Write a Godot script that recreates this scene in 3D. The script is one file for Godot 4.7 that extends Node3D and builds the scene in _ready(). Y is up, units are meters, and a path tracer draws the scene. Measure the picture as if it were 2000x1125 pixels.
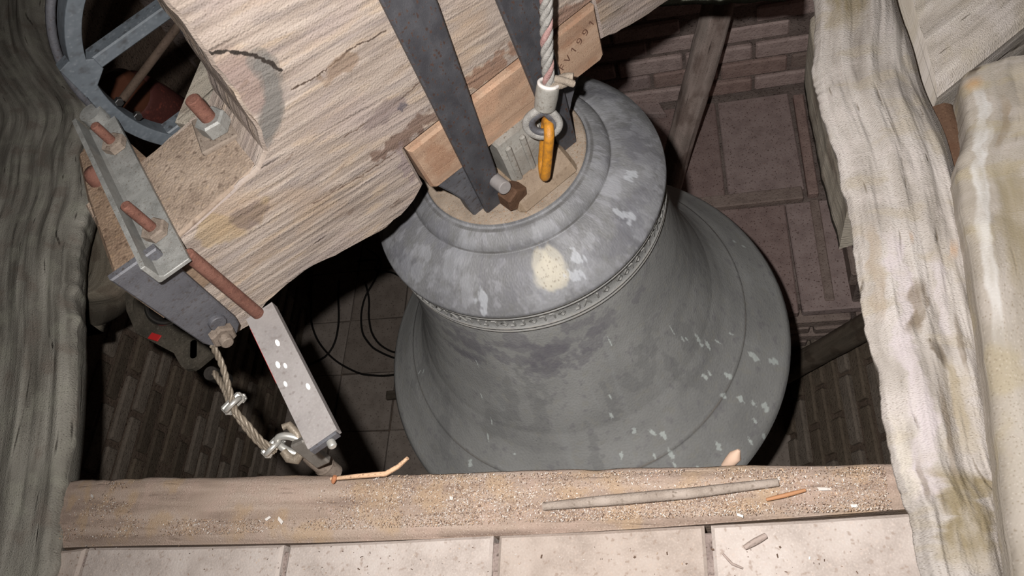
extends Node3D
# A bronze bell hanging in a brick bell chamber, seen from above over a dusty sill.
# World: y up, metres; the camera stands over x = 0, z = 0; the floor under the bell is y = 0.

const CY := 2.95                                   # camera height over the chamber floor
const D := Vector3(0.7549, 0.0, -0.6559)           # along the wooden headstock
const MV := Vector3(0.6559, 0.0, 0.7549)           # out of its front face
const BELL := Vector3(-0.3126, 1.2064, -0.8215)    # centre of the bell's mouth

var taken := {}
var rng := RandomNumberGenerator.new()
var M := {}

func _ready() -> void:
	rng.seed = 7
	# ---- camera, environment, light
	var cam := Camera3D.new()
	cam.name = "camera"
	add_child(cam)
	cam.transform = Transform3D(Basis(Vector3(0.96706, -0.249918, -0.048327), Vector3(0.078429, 0.473161, -0.877478), Vector3(0.242164, 0.844784, 0.477176)), Vector3(0, CY, 0))
	cam.fov = 41.112
	cam.near = 0.05
	cam.current = true
	var we := WorldEnvironment.new()
	we.name = "environment"
	var env := Environment.new()
	env.background_mode = Environment.BG_COLOR
	env.background_color = Color(0, 0, 0)
	env.tonemap_mode = Environment.TONE_MAPPER_LINEAR
	env.tonemap_exposure = 1.0
	env.sdfgi_enabled = true
	env.ssao_enabled = true
	env.ssil_enabled = true
	we.environment = env
	add_child(we)
	# the photographer's flash beside the lens
	var flash := SpotLight3D.new()
	flash.name = "camera_flash"
	flash.position = Vector3(0, CY, 0) + cam.basis * Vector3(-0.075, 0.065, 0.0)
	flash.basis = Basis.looking_at(Vector3(-0.088, -0.873, -0.479))
	flash.light_energy = 2.25
	flash.light_color = Color(1.0, 0.985, 0.97)
	flash.light_size = 0.012
	flash.spot_range = 12.0
	flash.spot_attenuation = 2.0
	flash.spot_angle = 62.0
	flash.spot_angle_attenuation = 1.0
	flash.shadow_enabled = true
	add_child(flash)
	make_materials()
	build_room()
	build_ledge()
	build_timbers()
	build_bell()
	build_headstock()
	build_clamp()
	build_wheel()
	build_hammer()
	build_rope()
	build_chamber_things()
	build_debris()

# ================================================================ naming
func numbered(called: String) -> String:
	if not taken.has(called):
		taken[called] = 0
		return called
	taken[called] += 1
	return "%s_%03d" % [called, taken[called]]

func tag(o: Node, label := "", category := "", group := "", kind := "") -> void:
	if label: o.set_meta("label", label)
	if category: o.set_meta("category", category)
	if group: o.set_meta("group", group)
	if kind: o.set_meta("kind", kind)

func thing(called: String, label: String, category: String, at: Vector3, group := "") -> Node3D:
	var o := Node3D.new()
	o.name = numbered(called)
	o.position = at
	add_child(o)
	tag(o, label, category, group)
	return o

func structure(called: String, label: String) -> Node3D:
	var o := Node3D.new()
	o.name = numbered(called)
	add_child(o)
	tag(o, label, called.get_slice("_", 0), "", "structure")
	return o

func base_of(n: Node) -> Vector3:
	var p := Vector3.ZERO
	while n != null and n != self:
		p += (n as Node3D).position
		n = n.get_parent()
	return p

# a mesh whose points are in world axes, hung under a thing or a part (whose basis is never turned)
func part(called: String, g: Geo, mat: Material, parent: Node3D, label := "") -> MeshInstance3D:
	var o := MeshInstance3D.new()
	o.name = called
	o.mesh = g.mesh(mat)
	o.position = -base_of(parent)
	parent.add_child(o, true)
	if label: tag(o, label)
	return o

func single(called: String, g: Geo, mat: Material, at: Vector3, label: String, category: String, group := "") -> MeshInstance3D:
	var o := MeshInstance3D.new()
	o.name = numbered(called)
	for k in g.v.size(): g.v[k] -= at
	o.mesh = g.mesh(mat)
	o.position = at
	add_child(o)
	tag(o, label, category, group)
	return o

func F(s: float, y: float, a: float) -> Vector3:      # headstock frame: along it, up (0 = camera height), out of its face
	return Vector3(BELL.x, CY + y, BELL.z) + D * s + MV * a

func C(x: float, y: float, z: float) -> Vector3:
	return Vector3(x, CY + y, z)

# ================================================================ geometry
class Geo:
	var v := PackedVector3Array()
	var n := PackedVector3Array()
	var u := PackedVector2Array()
	var i := PackedInt32Array()
	var c := PackedColorArray()
	var tint := Color.WHITE

	func mesh(mat: Material) -> ArrayMesh:
		var a := []
		a.resize(Mesh.ARRAY_MAX)
		a[Mesh.ARRAY_VERTEX] = v
		a[Mesh.ARRAY_NORMAL] = n
		a[Mesh.ARRAY_TEX_UV] = u
		a[Mesh.ARRAY_COLOR] = c
		a[Mesh.ARRAY_INDEX] = i
		var m := ArrayMesh.new()
		m.add_surface_from_arrays(Mesh.PRIMITIVE_TRIANGLES, a)
		m.surface_set_material(0, mat)
		return m

	func vert(p: Vector3, nn: Vector3, uv: Vector2) -> int:
		v.append(p)
		n.append(nn)
		u.append(uv)
		c.append(tint)
		return v.size() - 1

	func tri_i(a: int, b: int, d: int) -> void:      # wound clockwise seen from the side its normals point to
		var f := (v[a] - v[d]).cross(v[a] - v[b])
		if f.dot(n[a] + n[b] + n[d]) >= 0.0:
			i.append_array([a, b, d])
		else:
			i.append_array([a, d, b])

	func poly(ps: Array, out: Vector3, ua := Vector3.ZERO, ub := Vector3.ZERO) -> void:   # flat convex face
		var nn: Vector3 = (ps[1] - ps[0]).cross(ps[2] - ps[0]).normalized()
		if nn.dot(out) < 0.0: nn = -nn
		if ua == Vector3.ZERO:
			ua = (ps[1] - ps[0]).normalized()
			ub = nn.cross(ua)
		var k := v.size()
		for p in ps: vert(p, nn, Vector2(p.dot(ua), p.dot(ub)))
		for j in range(1, ps.size() - 1): tri_i(k, k + j, k + j + 1)

	func box(o: Vector3, ex: Vector3, ey: Vector3, ez: Vector3, bevel := 0.003) -> void:  # half axes, chamfered
		var l := [ex.length(), ey.length(), ez.length()]
		var e := [ex / l[0], ey / l[1], ez / l[2]]
		var b: float = minf(bevel, minf(l[0], minf(l[1], l[2])) * 0.6)
		var at := func(s: Array, big: int) -> Vector3:
			var p := o
			for k in 3: p += e[k] * s[k] * (l[k] if k == big else l[k] - b)
			return p
		for k in 3:
			var p: int = (k + 1) % 3
			var q: int = (k + 2) % 3
			for s in [-1.0, 1.0]:
				var ps := []
				for w in [[-1.0, -1.0], [1.0, -1.0], [1.0, 1.0], [-1.0, 1.0]]:
					var sg := [0.0, 0.0, 0.0]
					sg[k] = s
					sg[p] = w[0]
					sg[q] = w[1]
					ps.append(at.call(sg, k))
				var long: int = p if l[p] >= l[q] else q
				var other: int = q if long == p else p
				poly(ps, e[k] * s, e[long], e[other])
			for s1 in [-1.0, 1.0]:
				for s2 in [-1.0, 1.0]:
					var ps := []
					for w in [[-1.0, p], [1.0, p], [1.0, q], [-1.0, q]]:
						var sg := [0.0, 0.0, 0.0]
						sg[k] = w[0]
						sg[p] = s1
						sg[q] = s2
						ps.append(at.call(sg, w[1]))
					poly(ps, e[p] * s1 + e[q] * s2)
		for s0 in [-1.0, 1.0]:
			for s1 in [-1.0, 1.0]:
				for s2 in [-1.0, 1.0]:
					var sg := [s0, s1, s2]
					poly([at.call(sg, 0), at.call(sg, 1), at.call(sg, 2)], e[0] * s0 + e[1] * s1 + e[2] * s2)

	func prism(pts: PackedVector2Array, o: Vector3, e1: Vector3, e2: Vector3, nn: Vector3, depth: float, bevel := 0.003, uo := Vector2.ZERO) -> void:
		# outline in (e1, e2), front face at o with normal nn, going back by depth
		var p := pts.duplicate()
		if Geometry2D.is_polygon_clockwise(p): p.reverse()
		var m := p.size()
		var ins := PackedVector2Array()
		for k in m:
			var t1 := (p[k] - p[(k + m - 1) % m]).normalized()
			var t2 := (p[(k + 1) % m] - p[k]).normalized()
			var n1 := Vector2(-t1.y, t1.x)
			var n2 := Vector2(-t2.y, t2.x)
			var h := (n1 + n2).normalized()
			ins.append(p[k] + h * bevel / maxf(0.5, h.dot(n1)))
		var tris := Geometry2D.triangulate_polygon(ins)
		var k0 := v.size()
		for q in ins: vert(o + e1 * q.x + e2 * q.y, nn, q + uo)
		for k in tris.size() / 3: tri_i(k0 + tris[3 * k], k0 + tris[3 * k + 1], k0 + tris[3 * k + 2])
		k0 = v.size()
		for q in ins: vert(o + e1 * q.x + e2 * q.y - nn * depth, -nn, q + uo)
		for k in tris.size() / 3: tri_i(k0 + tris[3 * k], k0 + tris[3 * k + 1], k0 + tris[3 * k + 2])
		var run := 0.0
		for k in m:
			var j := (k + 1) % m
			var t := (p[j] - p[k]).normalized()
			var out := e1 * t.y - e2 * t.x
			var ln := p[k].distance_to(p[j])
			var f := func(q: Vector2, d: float) -> Vector3: return o + e1 * q.x + e2 * q.y - nn * d
			for row in [[ins[k], ins[j], 0.0, p[k], p[j], bevel, out + nn], [p[k], p[j], bevel, p[k], p[j], depth - bevel, out], [p[k], p[j], depth - bevel, ins[k], ins[j], depth, out - nn]]:
				var a := v.size()
				var no: Vector3 = row[6].normalized()
				vert(f.call(row[0], row[2]), no, Vector2(run, row[2]))
				vert(f.call(row[1], row[2]), no, Vector2(run + ln, row[2]))
				vert(f.call(row[4], row[5]), no, Vector2(run + ln, row[5]))
				vert(f.call(row[3], row[5]), no, Vector2(run, row[5]))
				tri_i(a, a + 1, a + 2)
				tri_i(a, a + 2, a + 3)
			run += ln

	func grid(ps: PackedVector3Array, uv: PackedVector2Array, nu: int, nv: int, wrap_v: bool, out_at: int, out: Vector3) -> void:
		# nu rows of nv points; normals by differences; out_at, out: which way one of them faces
		var k0 := v.size()
		var ns := PackedVector3Array()
		for a in nu:
			var a0 := maxi(a - 1, 0)
			var a1 := mini(a + 1, nu - 1)
			for b in nv:
				var b0 := (b - 1 + nv) % nv if wrap_v else maxi(b - 1, 0)
				var b1 := (b + 1) % nv if wrap_v else mini(b + 1, nv - 1)
				ns.append((ps[a1 * nv + b] - ps[a0 * nv + b]).cross(ps[a * nv + b1] - ps[a * nv + b0]).normalized())
		var sg := 1.0 if ns[out_at].dot(out) >= 0.0 else -1.0
		for k in ps.size(): vert(ps[k], ns[k] * sg, uv[k])
		for a in nu - 1:
			for b in (nv if wrap_v else nv - 1):
				var b1 := (b + 1) % nv
				var p := k0 + a * nv + b
				var q := k0 + a * nv + b1
				tri_i(p, p + nv, q + nv)
				tri_i(p, q + nv, q)

	func fan(ps: Array, out: Vector3) -> void:
		var mid := Vector3.ZERO
		for p in ps: mid += p / ps.size()
		var k := v.size()
		vert(mid, out, Vector2.ZERO)
		for p in ps: vert(p, out, Vector2((p - mid).length(), 0.3 * (p - mid).x))
		for j in ps.size(): tri_i(k, k + 1 + j, k + 1 + (j + 1) % ps.size())

	func tube(path: Array, radii: Array, sides := 14, caps := true, lumps: FastNoiseLite = null, lump := 0.0, loop := false) -> void:
		var m := path.size()
		var ps := PackedVector3Array()
		var uv := PackedVector2Array()
		var side := Vector3.ZERO
		var run := 0.0
		for k in m:
			var t: Vector3
			if loop: t = (path[(k + 1) % m] - path[(k + m - 1) % m]).normalized()
			else: t = (path[mini(k + 1, m - 1)] - path[maxi(k - 1, 0)]).normalized()
			if side == Vector3.ZERO:
				side = t.cross(Vector3(0.31, 0.9, 0.2)).normalized()
			side = (side - t * side.dot(t)).normalized()
			var up := t.cross(side)
			if k > 0: run += path[k].distance_to(path[k - 1])
			var r: float = radii[mini(k, radii.size() - 1)]
			for b in sides:
				var an := TAU * b / sides
				var rr := r
				if lumps: rr += lump * lumps.get_noise_3d(run * 2.0, cos(an) * r * 14.0, sin(an) * r * 14.0)
				ps.append(path[k] + (side * cos(an) + up * sin(an)) * rr)
				uv.append(Vector2(run, TAU * r * b / sides))
		if loop:
			for b in sides:
				ps.append(ps[b])
				uv.append(uv[b] + Vector2(run, 0))
		var rows := m + 1 if loop else m
		var o0: Vector3 = ps[0] - path[0]
		grid(ps, uv, rows, sides, true, 0, o0)
		if caps and not loop:
			var first := []
			var last := []
			for b in sides:
				first.append(ps[b])
				last.append(ps[(m - 1) * sides + b])
			fan(first, (path[0] - path[1]).normalized())
			fan(last, (path[m - 1] - path[m - 2]).normalized())

	func cyl(a: Vector3, b: Vector3, r: float, sides := 20, chamfer := 0.0015) -> void:
		var t := (b - a).normalized()
		tube([a, a + t * chamfer * 0.02, a + t * chamfer, b - t * chamfer, b - t * chamfer * 0.02, b], [r - chamfer, r - chamfer * 0.95, r, r, r - chamfer * 0.95, r - chamfer], sides)

	func hexnut(a: Vector3, axis: Vector3, r: float, h: float, turn := 0.2) -> void:
		var e1 := axis.cross(Vector3(0.3, 0.2, 0.9)).normalized()
		var e2 := axis.cross(e1).normalized()
		var pts := PackedVector2Array()
		for k in 6: pts.append(Vector2(cos(TAU * k / 6 + turn), sin(TAU * k / 6 + turn)) * r)
		prism(pts, a + axis * h, e1, e2, axis, h, r * 0.12)

	func lathe(prof: Array, o: Vector3, axis: Vector3, segs := 48, uv_len := false) -> void:   # profile of (radius, height); outside on the way
		var e1 := axis.cross(Vector3(0, 0.1, 1)).normalized() if absf(axis.z) < 0.8 else axis.cross(Vector3(0, 1, 0)).normalized()
		var e2 := axis.cross(e1)
		var ps := PackedVector3Array()
		var uv := PackedVector2Array()
		var run := 0.0
		for k in prof.size():
			var q: Vector2 = prof[k]
			if k: run += q.distance_to(prof[k - 1])
			for b in segs + 1:
				var an := TAU * b / segs
				ps.append(o + axis * q.y + (e1 * cos(an) + e2 * sin(an)) * maxf(q.x, 0.0002))
				uv.append(Vector2(an * q.x, run))
		var w := prof.size() / 2
		var d: Vector2 = (prof[mini(w + 1, prof.size() - 1)] - prof[w - 1]).normalized()
		grid(ps, uv, prof.size(), segs + 1, false, w * (segs + 1), e1 * d.y - axis * d.x)

# along two edges: a hewn timber with ridged top and undercut flanks
func timber(g: Geo, edge1: Array, edge2: Array, ytop: float, thick: float, under1: float, under2: float, ridge := 0.008, seed_ := 1, nt := 200, na := 70, crown := 0.0, wav := 0.006) -> void:
	var fn := FastNoiseLite.new()
	fn.seed = seed_
	fn.noise_type = FastNoiseLite.TYPE_SIMPLEX_SMOOTH
	fn.frequency = 1.0
	fn.fractal_octaves = 3
	var c1 := PackedVector2Array()
	var c2 := PackedVector2Array()
	var ln := 0.0
	for k in edge1.size() - 1:
		ln += edge1[k].distance_to(edge1[k + 1])
	var at := func(e: Array, t: float) -> Vector2:
		var f := t * (e.size() - 1)
		var k := clampi(int(f), 0, e.size() - 2)
		var p0: Vector2 = e[maxi(k - 1, 0)]
		var p3: Vector2 = e[mini(k + 2, e.size() - 1)]
		return (e[k] as Vector2).cubic_interpolate(e[k + 1], p0, p3, f - k)
	var ns := 9
	var ps := PackedVector3Array()
	var uv := PackedVector2Array()
	var rows := ns * 2 + na
	for a in nt:
		var t := float(a) / (nt - 1)
		var p1: Vector2 = at.call(edge1, t)
		var p2: Vector2 = at.call(edge2, t)
		var w := p1.distance_to(p2)
		var x := (p2 - p1) / w
		var l := t * ln
		var wob := wav * fn.get_noise_2d(l * 7.0, 3.3) + wav * 0.35 * fn.get_noise_2d(l * 22.0, 9.3)
		for k in rows:
			var lat: float
			var y: float
			if k < ns:
				var f := float(k) / ns
				lat = under1 * (1.0 - sin(f * PI / 2))
				y = -thick * (1.0 - f) - 0.012
			elif k < ns + na:
				var f := float(k - ns) / (na - 1)
				lat = w * f
				var ed := minf(lat, w - lat)
				y = -0.014 * exp(-ed / 0.009) - crown * pow(2.0 * f - 1.0, 2.0)
			else:
				var f := 1.0 - float(k - ns - na) / ns
				lat = w - under2 * (1.0 - sin(f * PI / 2))
				y = -thick * (1.0 - f) - 0.012
			var amp := ridge
			var h := amp * fn.get_noise_2d(l * 0.7, lat * 13.0) + amp * 0.35 * fn.get_noise_2d(l * 2.2 + 50.0, lat * 45.0)
			if k < ns or k >= ns + na: h *= 0.5
			var q := p1 + x * (lat + wob * exp(-maxf(lat, 0.0) / 0.02))
			ps.append(Vector3(q.x, ytop + y + h, q.y))
			uv.append(Vector2(l, lat + (0.0 if k >= ns else y) - (y if k >= ns + na else 0.0)))
	g.grid(ps, uv, nt, rows, true, (nt / 2) * rows + rows / 2, Vector3.UP)
	for e in [0, nt - 1]:
		var ring := []
		for k in rows: ring.append(ps[e * rows + k])
		var d2: Vector2 = (edge1[0] - edge1[1]) if e == 0 else (edge1[-1] - edge1[-2])
		g.fan(ring, Vector3(d2.x, 0, d2.y).normalized())

# ================================================================ textures
func nz(w: int, h: int, freq: float, seed_: int, sx := 1, sy := 1, oct := 4, ridged := false) -> PackedByteArray:
	var f := FastNoiseLite.new()
	f.seed = seed_
	f.noise_type = FastNoiseLite.TYPE_SIMPLEX
	f.frequency = freq
	f.fractal_type = FastNoiseLite.FRACTAL_RIDGED if ridged else FastNoiseLite.FRACTAL_FBM
	f.fractal_octaves = oct
	var im := f.get_seamless_image(w / sx, h / sy)
	if sx > 1 or sy > 1: im.resize(w, h, Image.INTERPOLATE_CUBIC)
	im.convert(Image.FORMAT_L8)
	return im.get_data()

func lut(lo: float, hi: float, amount: float) -> PackedFloat32Array:
	var t := PackedFloat32Array()
	for k in 256: t.append(amount * smoothstep(lo, hi, float(k)) if lo < hi else amount * (1.0 - smoothstep(hi, lo, float(k))))
	return t

# base noise through a ramp of three colours, then layers [data, lo, hi, amount, colour]
func compose(w: int, h: int, base: PackedByteArray, ramp: Array, layers: Array) -> PackedByteArray:
	var r := PackedFloat32Array()
	var g := PackedFloat32Array()
	var b := PackedFloat32Array()
	for k in 256:
		var t := k / 255.0
		var c: Color = (ramp[0] as Color).lerp(ramp[1], t * 2.0) if t < 0.5 else (ramp[1] as Color).lerp(ramp[2], t * 2.0 - 1.0)
		r.append(c.r * 255.0)
		g.append(c.g * 255.0)
		b.append(c.b * 255.0)
	var out := PackedByteArray()
	out.resize(w * h * 3)
	var nl := layers.size()
	var ds := []
	var ls := []
	var cr := PackedFloat32Array()
	var cg := PackedFloat32Array()
	var cb := PackedFloat32Array()
	for l in layers:
		ds.append(l[0])
		ls.append(lut(l[1], l[2], l[3]))
		cr.append(l[4].r * 255.0)
		cg.append(l[4].g * 255.0)
		cb.append(l[4].b * 255.0)
	var row_r := PackedFloat32Array()
	var row_g := PackedFloat32Array()
	var row_b := PackedFloat32Array()
	row_r.resize(w)
	row_g.resize(w)
	row_b.resize(w)
	for y in h:
		var o := y * w
		for x in w:
			var q := base[o + x]
			row_r[x] = r[q]
			row_g[x] = g[q]
			row_b[x] = b[q]
		for k in nl:
			var data: PackedByteArray = ds[k]
			var al: PackedFloat32Array = ls[k]
			var ar := cr[k]
			var ag := cg[k]
			var ab := cb[k]
			for x in w:
				var m := al[data[o + x]]
				if m > 0.004:
					row_r[x] += (ar - row_r[x]) * m
					row_g[x] += (ag - row_g[x]) * m
					row_b[x] += (ab - row_b[x]) * m
		var p := o * 3
		for x in w:
			out[p] = int(row_r[x])
			out[p + 1] = int(row_g[x])
			out[p + 2] = int(row_b[x])
			p += 3
	return out

func mixed(a: PackedByteArray, b: PackedByteArray, k: float) -> PackedByteArray:
	var o := PackedByteArray()
	o.resize(a.size())
	for j in a.size(): o[j] = int(a[j] * (1.0 - k) + b[j] * k)
	return o

func tex(w: int, h: int, data: PackedByteArray, grey := false) -> ImageTexture:
	return ImageTexture.create_from_image(Image.create_from_data(w, h, false, Image.FORMAT_L8 if grey else Image.FORMAT_RGB8, data))

func mat(called: String, albedo: Variant, height: ImageTexture, relief: float, rough: float, scale: Vector3, triplanar := false, metallic := 0.0, spec := 0.35) -> StandardMaterial3D:
	var m := StandardMaterial3D.new()
	m.resource_name = called
	if albedo is Color: m.albedo_color = albedo
	else: m.albedo_texture = albedo
	if height:
		m.heightmap_enabled = true
		m.heightmap_texture = height
		m.heightmap_scale = relief
	m.roughness = rough
	m.metallic = metallic
	m.metallic_specular = spec
	m.uv1_scale = scale
	m.uv1_triplanar = triplanar
	return m

func tinted(m: StandardMaterial3D, c: Color) -> StandardMaterial3D:
	var k: StandardMaterial3D = m.duplicate()
	k.albedo_color = c
	return k

func wood(called: String, w: int, h: int, seed_: int, ramp: Array, tile: Vector2, layers: Array, relief := 0.35, crack := 0.75, streaks := []) -> StandardMaterial3D:
	var g1 := nz(w, h, 0.03, seed_, 16, 1, 4)
	var g2 := nz(w, h, 0.012, seed_ + 1, 6, 1, 3)
	var base := mixed(g1, g2, 0.45)
	var ck := nz(w, h, 0.014, seed_ + 2, 12, 1, 3, true)
	var sp := nz(w, h, 0.3, seed_ + 3, 1, 1, 2)
	var bl := nz(w, h, 0.008, seed_ + 4, 1, 1, 4)
	var all := [[bl, 140, 220, 0.5, layers[0]], [bl, 110, 40, 0.5, layers[1]], [ck, 222, 250, crack, layers[2]], [sp, 205, 235, 0.5, layers[3]], [sp, 45, 20, 0.55, layers[2]]]
	var alb := compose(w, h, base, ramp, all)
	var hg := compose_height(base, ck, sp)
	var im := Image.create_from_data(w, h, false, Image.FORMAT_RGB8, alb)
	for q in streaks:
		streak(im, q[0], Vector2(w, h) / tile, q[1] * h / tile.y, q[2], q[3], seed_)
	return mat(called, ImageTexture.create_from_image(im), tex(w, h, hg, true), relief, 0.9, Vector3(1.0 / tile.x, 1.0 / tile.y, 1))

# a soft stain along the grain, given in metres along and across the timber
func streak(im: Image, pts: Array, k: Vector2, half: float, col: Color, amount: float, seed_: int) -> void:
	var f := FastNoiseLite.new()
	f.seed = seed_
	f.frequency = 0.012
	f.fractal_octaves = 4
	for j in pts.size() - 1:
		var a := Vector2(pts[j][0], pts[j][1]) * k
		var b := Vector2(pts[j + 1][0], pts[j + 1][1]) * k
		for x in range(int(minf(a.x, b.x)), int(maxf(a.x, b.x)) + 1):
			var t := clampf((x - a.x) / (b.x - a.x), 0.0, 1.0)
			var end := 1.0
			if j == 0: end = minf(end, absf(x - a.x) / 40.0)
			if j == pts.size() - 2: end = minf(end, absf(x - b.x) / 40.0)
			var mid := lerpf(a.y, b.y, t) + half * 0.7 * f.get_noise_2d(x, 5)
			var hw := half * (1.0 + 0.7 * f.get_noise_2d(x, 300))
			for y in range(int(mid - hw), int(mid + hw) + 1):
				var e := 1.0 - absf(y - mid) / hw
				var m := amount * end * smoothstep(0.0, 0.5, e) * clampf(0.8 + 0.6 * f.get_noise_2d(x * 0.8, y * 5.0), 0.0, 1.0)
				var xx := posmod(x, im.get_width())
				var yy := posmod(y, im.get_height())
				im.set_pixel(xx, yy, im.get_pixel(xx, yy).lerp(col, m))

func compose_height(base: PackedByteArray, ck: PackedByteArray, sp: PackedByteArray) -> PackedByteArray:
	var o := PackedByteArray()
	o.resize(base.size())
	for k in base.size():
		o[k] = clampi(int(base[k] * 0.55 + sp[k] * 0.22 + 50.0 - maxf(0.0, ck[k] - 215.0) * 2.2), 0, 255)
	return o

func grit(called: String, w: int, seed_: int, ramp: Array, tile: float, layers: Array, relief := 0.25, rough := 0.92, spec := 0.3, metallic := 0.0) -> StandardMaterial3D:
	var bl := nz(w, w, 0.012, seed_, 1, 1, 5)
	var sp := nz(w, w, 0.25, seed_ + 1, 1, 1, 2)
	var pit := nz(w, w, 0.06, seed_ + 2, 1, 1, 3)
	var alb := compose(w, w, mixed(bl, sp, 0.3), ramp, [[pit, 190, 235, 0.6, layers[0]], [sp, 215, 240, 0.6, layers[1]], [pit, 62, 30, 0.7, layers[2]]])
	return mat(called, tex(w, w, alb), tex(w, w, mixed(pit, sp, 0.5), true), relief, rough, Vector3.ONE / tile, true, metallic, spec)

func s(r: int, g: int, b: int) -> Color:
	return Color8(r, g, b)

func make_materials() -> void:
	M.pale = wood("pale_weathered_wood", 1024, 512, 11, [s(136, 128, 118), s(178, 169, 160), s(202, 195, 187)], Vector2(0.9, 0.42), [s(196, 188, 184), s(168, 158, 142), s(84, 74, 62), s(226, 220, 212)], 0.5)
	M.rough = wood("rough_pale_wood", 1536, 192, 14, [s(122, 115, 108), s(160, 153, 147), s(182, 176, 172)], Vector2(1.54, 0.192), [s(178, 170, 166), s(152, 142, 126), s(84, 74, 62), s(206, 200, 194)], 0.45, 0.7, [
		[[[1.223, 0.036], [1.049, 0.048], [0.925, 0.030], [0.813, 0.035], [0.719, 0.034], [0.507, 0.015]], 0.014, s(176, 167, 170), 0.7],
		[[[1.17, 0.087], [1.01, 0.079], [0.9, 0.075]], 0.008, s(180, 172, 174), 0.6],
		[[[1.10, 0.060], [1.03, 0.056], [0.93, 0.043]], 0.013, s(104, 92, 78), 0.8],
		[[[0.92, 0.060], [0.881, 0.063], [0.81, 0.070]], 0.006, s(84, 74, 62), 0.85],
		[[[1.20, 0.104], [1.14, 0.102]], 0.007, s(178, 138, 104), 0.7],
		[[[1.22, 0.062], [1.18, 0.060]], 0.003, s(176, 130, 92), 0.8],
		[[[0.64, 0.056], [0.56, 0.052], [0.47, 0.045], [0.34, 0.04]], 0.026, s(112, 99, 72), 0.75],
		[[[1.25, 0.018], [1.10, 0.020], [0.98, 0.012]], 0.010, s(148, 134, 118), 0.6],
		[[[0.80, 0.056], [0.70, 0.055], [0.58, 0.05]], 0.004, s(110, 98, 84), 0.6],
		[[[1.0, 0.090], [0.9, 0.088], [0.8, 0.085]], 0.004, s(100, 88, 74), 0.6],
		[[[0.66, 0.022], [0.58, 0.020], [0.50, 0.018]], 0.003, s(104, 92, 80), 0.55],
		[[[0.86, 0.072], [0.795, 0.072], [0.68, 0.070]], 0.007, s(132, 120, 98), 0.6],
		[[[0.75, 0.010], [0.62, 0.012], [0.50, 0.004]], 0.007, s(190, 182, 168), 0.5]])
	M.cream = wood("cream_smooth_wood", 1024, 512, 21, [s(128, 120, 110), s(150, 142, 132), s(168, 161, 152)], Vector2(1.02, 0.51), [s(170, 162, 156), s(150, 138, 112), s(104, 92, 76), s(186, 178, 168)], 0.2, 0.35, [
		[[[0.93, 0.012], [0.85, 0.016], [0.77, 0.014], [0.66, 0.020], [0.56, 0.017], [0.46, 0.012], [0.36, 0.012]], 0.008, s(190, 188, 186), 0.75],
		[[[0.80, 0.020], [0.70, 0.026], [0.60, 0.022]], 0.005, s(186, 183, 180), 0.6],
		[[[0.955, 0.012], [0.90, 0.010]], 0.009, s(176, 132, 88), 0.8],
		[[[1.045, 0.010], [0.99, 0.008], [0.95, 0.008]], 0.009, s(70, 60, 52), 0.9],
		[[[0.62, 0.042], [0.52, 0.044], [0.40, 0.040]], 0.016, s(124, 112, 86), 0.6],
		[[[0.98, 0.060], [0.85, 0.065], [0.70, 0.06]], 0.016, s(176, 166, 150), 0.6],
		[[[0.88, 0.036], [0.76, 0.040], [0.66, 0.038]], 0.005, s(128, 112, 92), 0.5]])
	M.dark = wood("dark_greenish_wood", 1024, 512, 31, [s(88, 84, 77), s(140, 136, 127), s(174, 170, 160)], Vector2(0.9, 0.42), [s(158, 157, 143), s(120, 109, 100), s(50, 45, 40), s(186, 182, 172)], 0.6)
	M.sill = wood("dusty_sill_wood", 1024, 512, 41, [s(120, 103, 93), s(156, 138, 125), s(178, 162, 150)], Vector2(0.8, 0.4), [s(168, 146, 134), s(166, 140, 110), s(92, 76, 66), s(226, 214, 204)], 0.3, 0.35)
	M.brown = wood("brown_new_wood", 512, 256, 51, [s(132, 107, 90), s(160, 133, 112), s(176, 151, 131)], Vector2(0.5, 0.25), [s(182, 144, 118), s(140, 104, 82), s(90, 64, 48), s(206, 184, 160)], 0.15, 0.3)
	M.grey = wood("grey_timber", 512, 256, 61, [s(108, 102, 92), s(146, 138, 126), s(170, 162, 150)], Vector2(0.5, 0.25), [s(140, 134, 124), s(104, 92, 82), s(52, 46, 40), s(160, 152, 140)], 0.35)
	M.pole = wood("pole_wood", 512, 256, 71, [s(130, 115, 108), s(176, 158, 150), s(200, 184, 176)], Vector2(0.8, 0.3), [s(150, 138, 130), s(110, 92, 84), s(52, 44, 40), s(164, 150, 140)], 0.4)
	M.dust = grit("caked_dust", 256, 65, [s(112, 97, 86), s(142, 126, 112), s(162, 146, 132)], 0.3, [s(158, 138, 116), s(186, 170, 156), s(92, 78, 68)], 0.2)
	M.bark = grit("grey_bark", 128, 66, [s(128, 116, 107), s(154, 142, 132), s(172, 160, 151)], 0.1, [s(164, 152, 142), s(186, 176, 168), s(100, 88, 78)], 0.15)
	M.twig = tinted(M.pole, Color(1.25, 1.15, 1.0))
	M.brick_pale = grit("pale_brick", 512, 81, [s(156, 145, 138), s(181, 170, 163), s(193, 184, 178)], 0.5, [s(190, 176, 167), s(206, 198, 192), s(150, 134, 124)], 0.08)
	M.brick_pale_b = tinted(M.brick_pale, s(238, 234, 230))
	M.brick = grit("pink_brick", 512, 91, [s(170, 150, 146), s(204, 182, 176), s(220, 200, 194)], 0.45, [s(208, 188, 182), s(216, 200, 194), s(110, 92, 86)], 0.3)
	M.brick_b = tinted(M.brick, s(226, 218, 214))
	M.brick_c = tinted(M.brick, s(205, 205, 200))
	M.brick_dark = grit("grey_brown_brick", 512, 95, [s(110, 100, 91), s(140, 128, 116), s(158, 146, 134)], 0.45, [s(146, 134, 122), s(160, 148, 136), s(80, 70, 62)], 0.3)  # even grey-brown tone, darker than the pink brick
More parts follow.
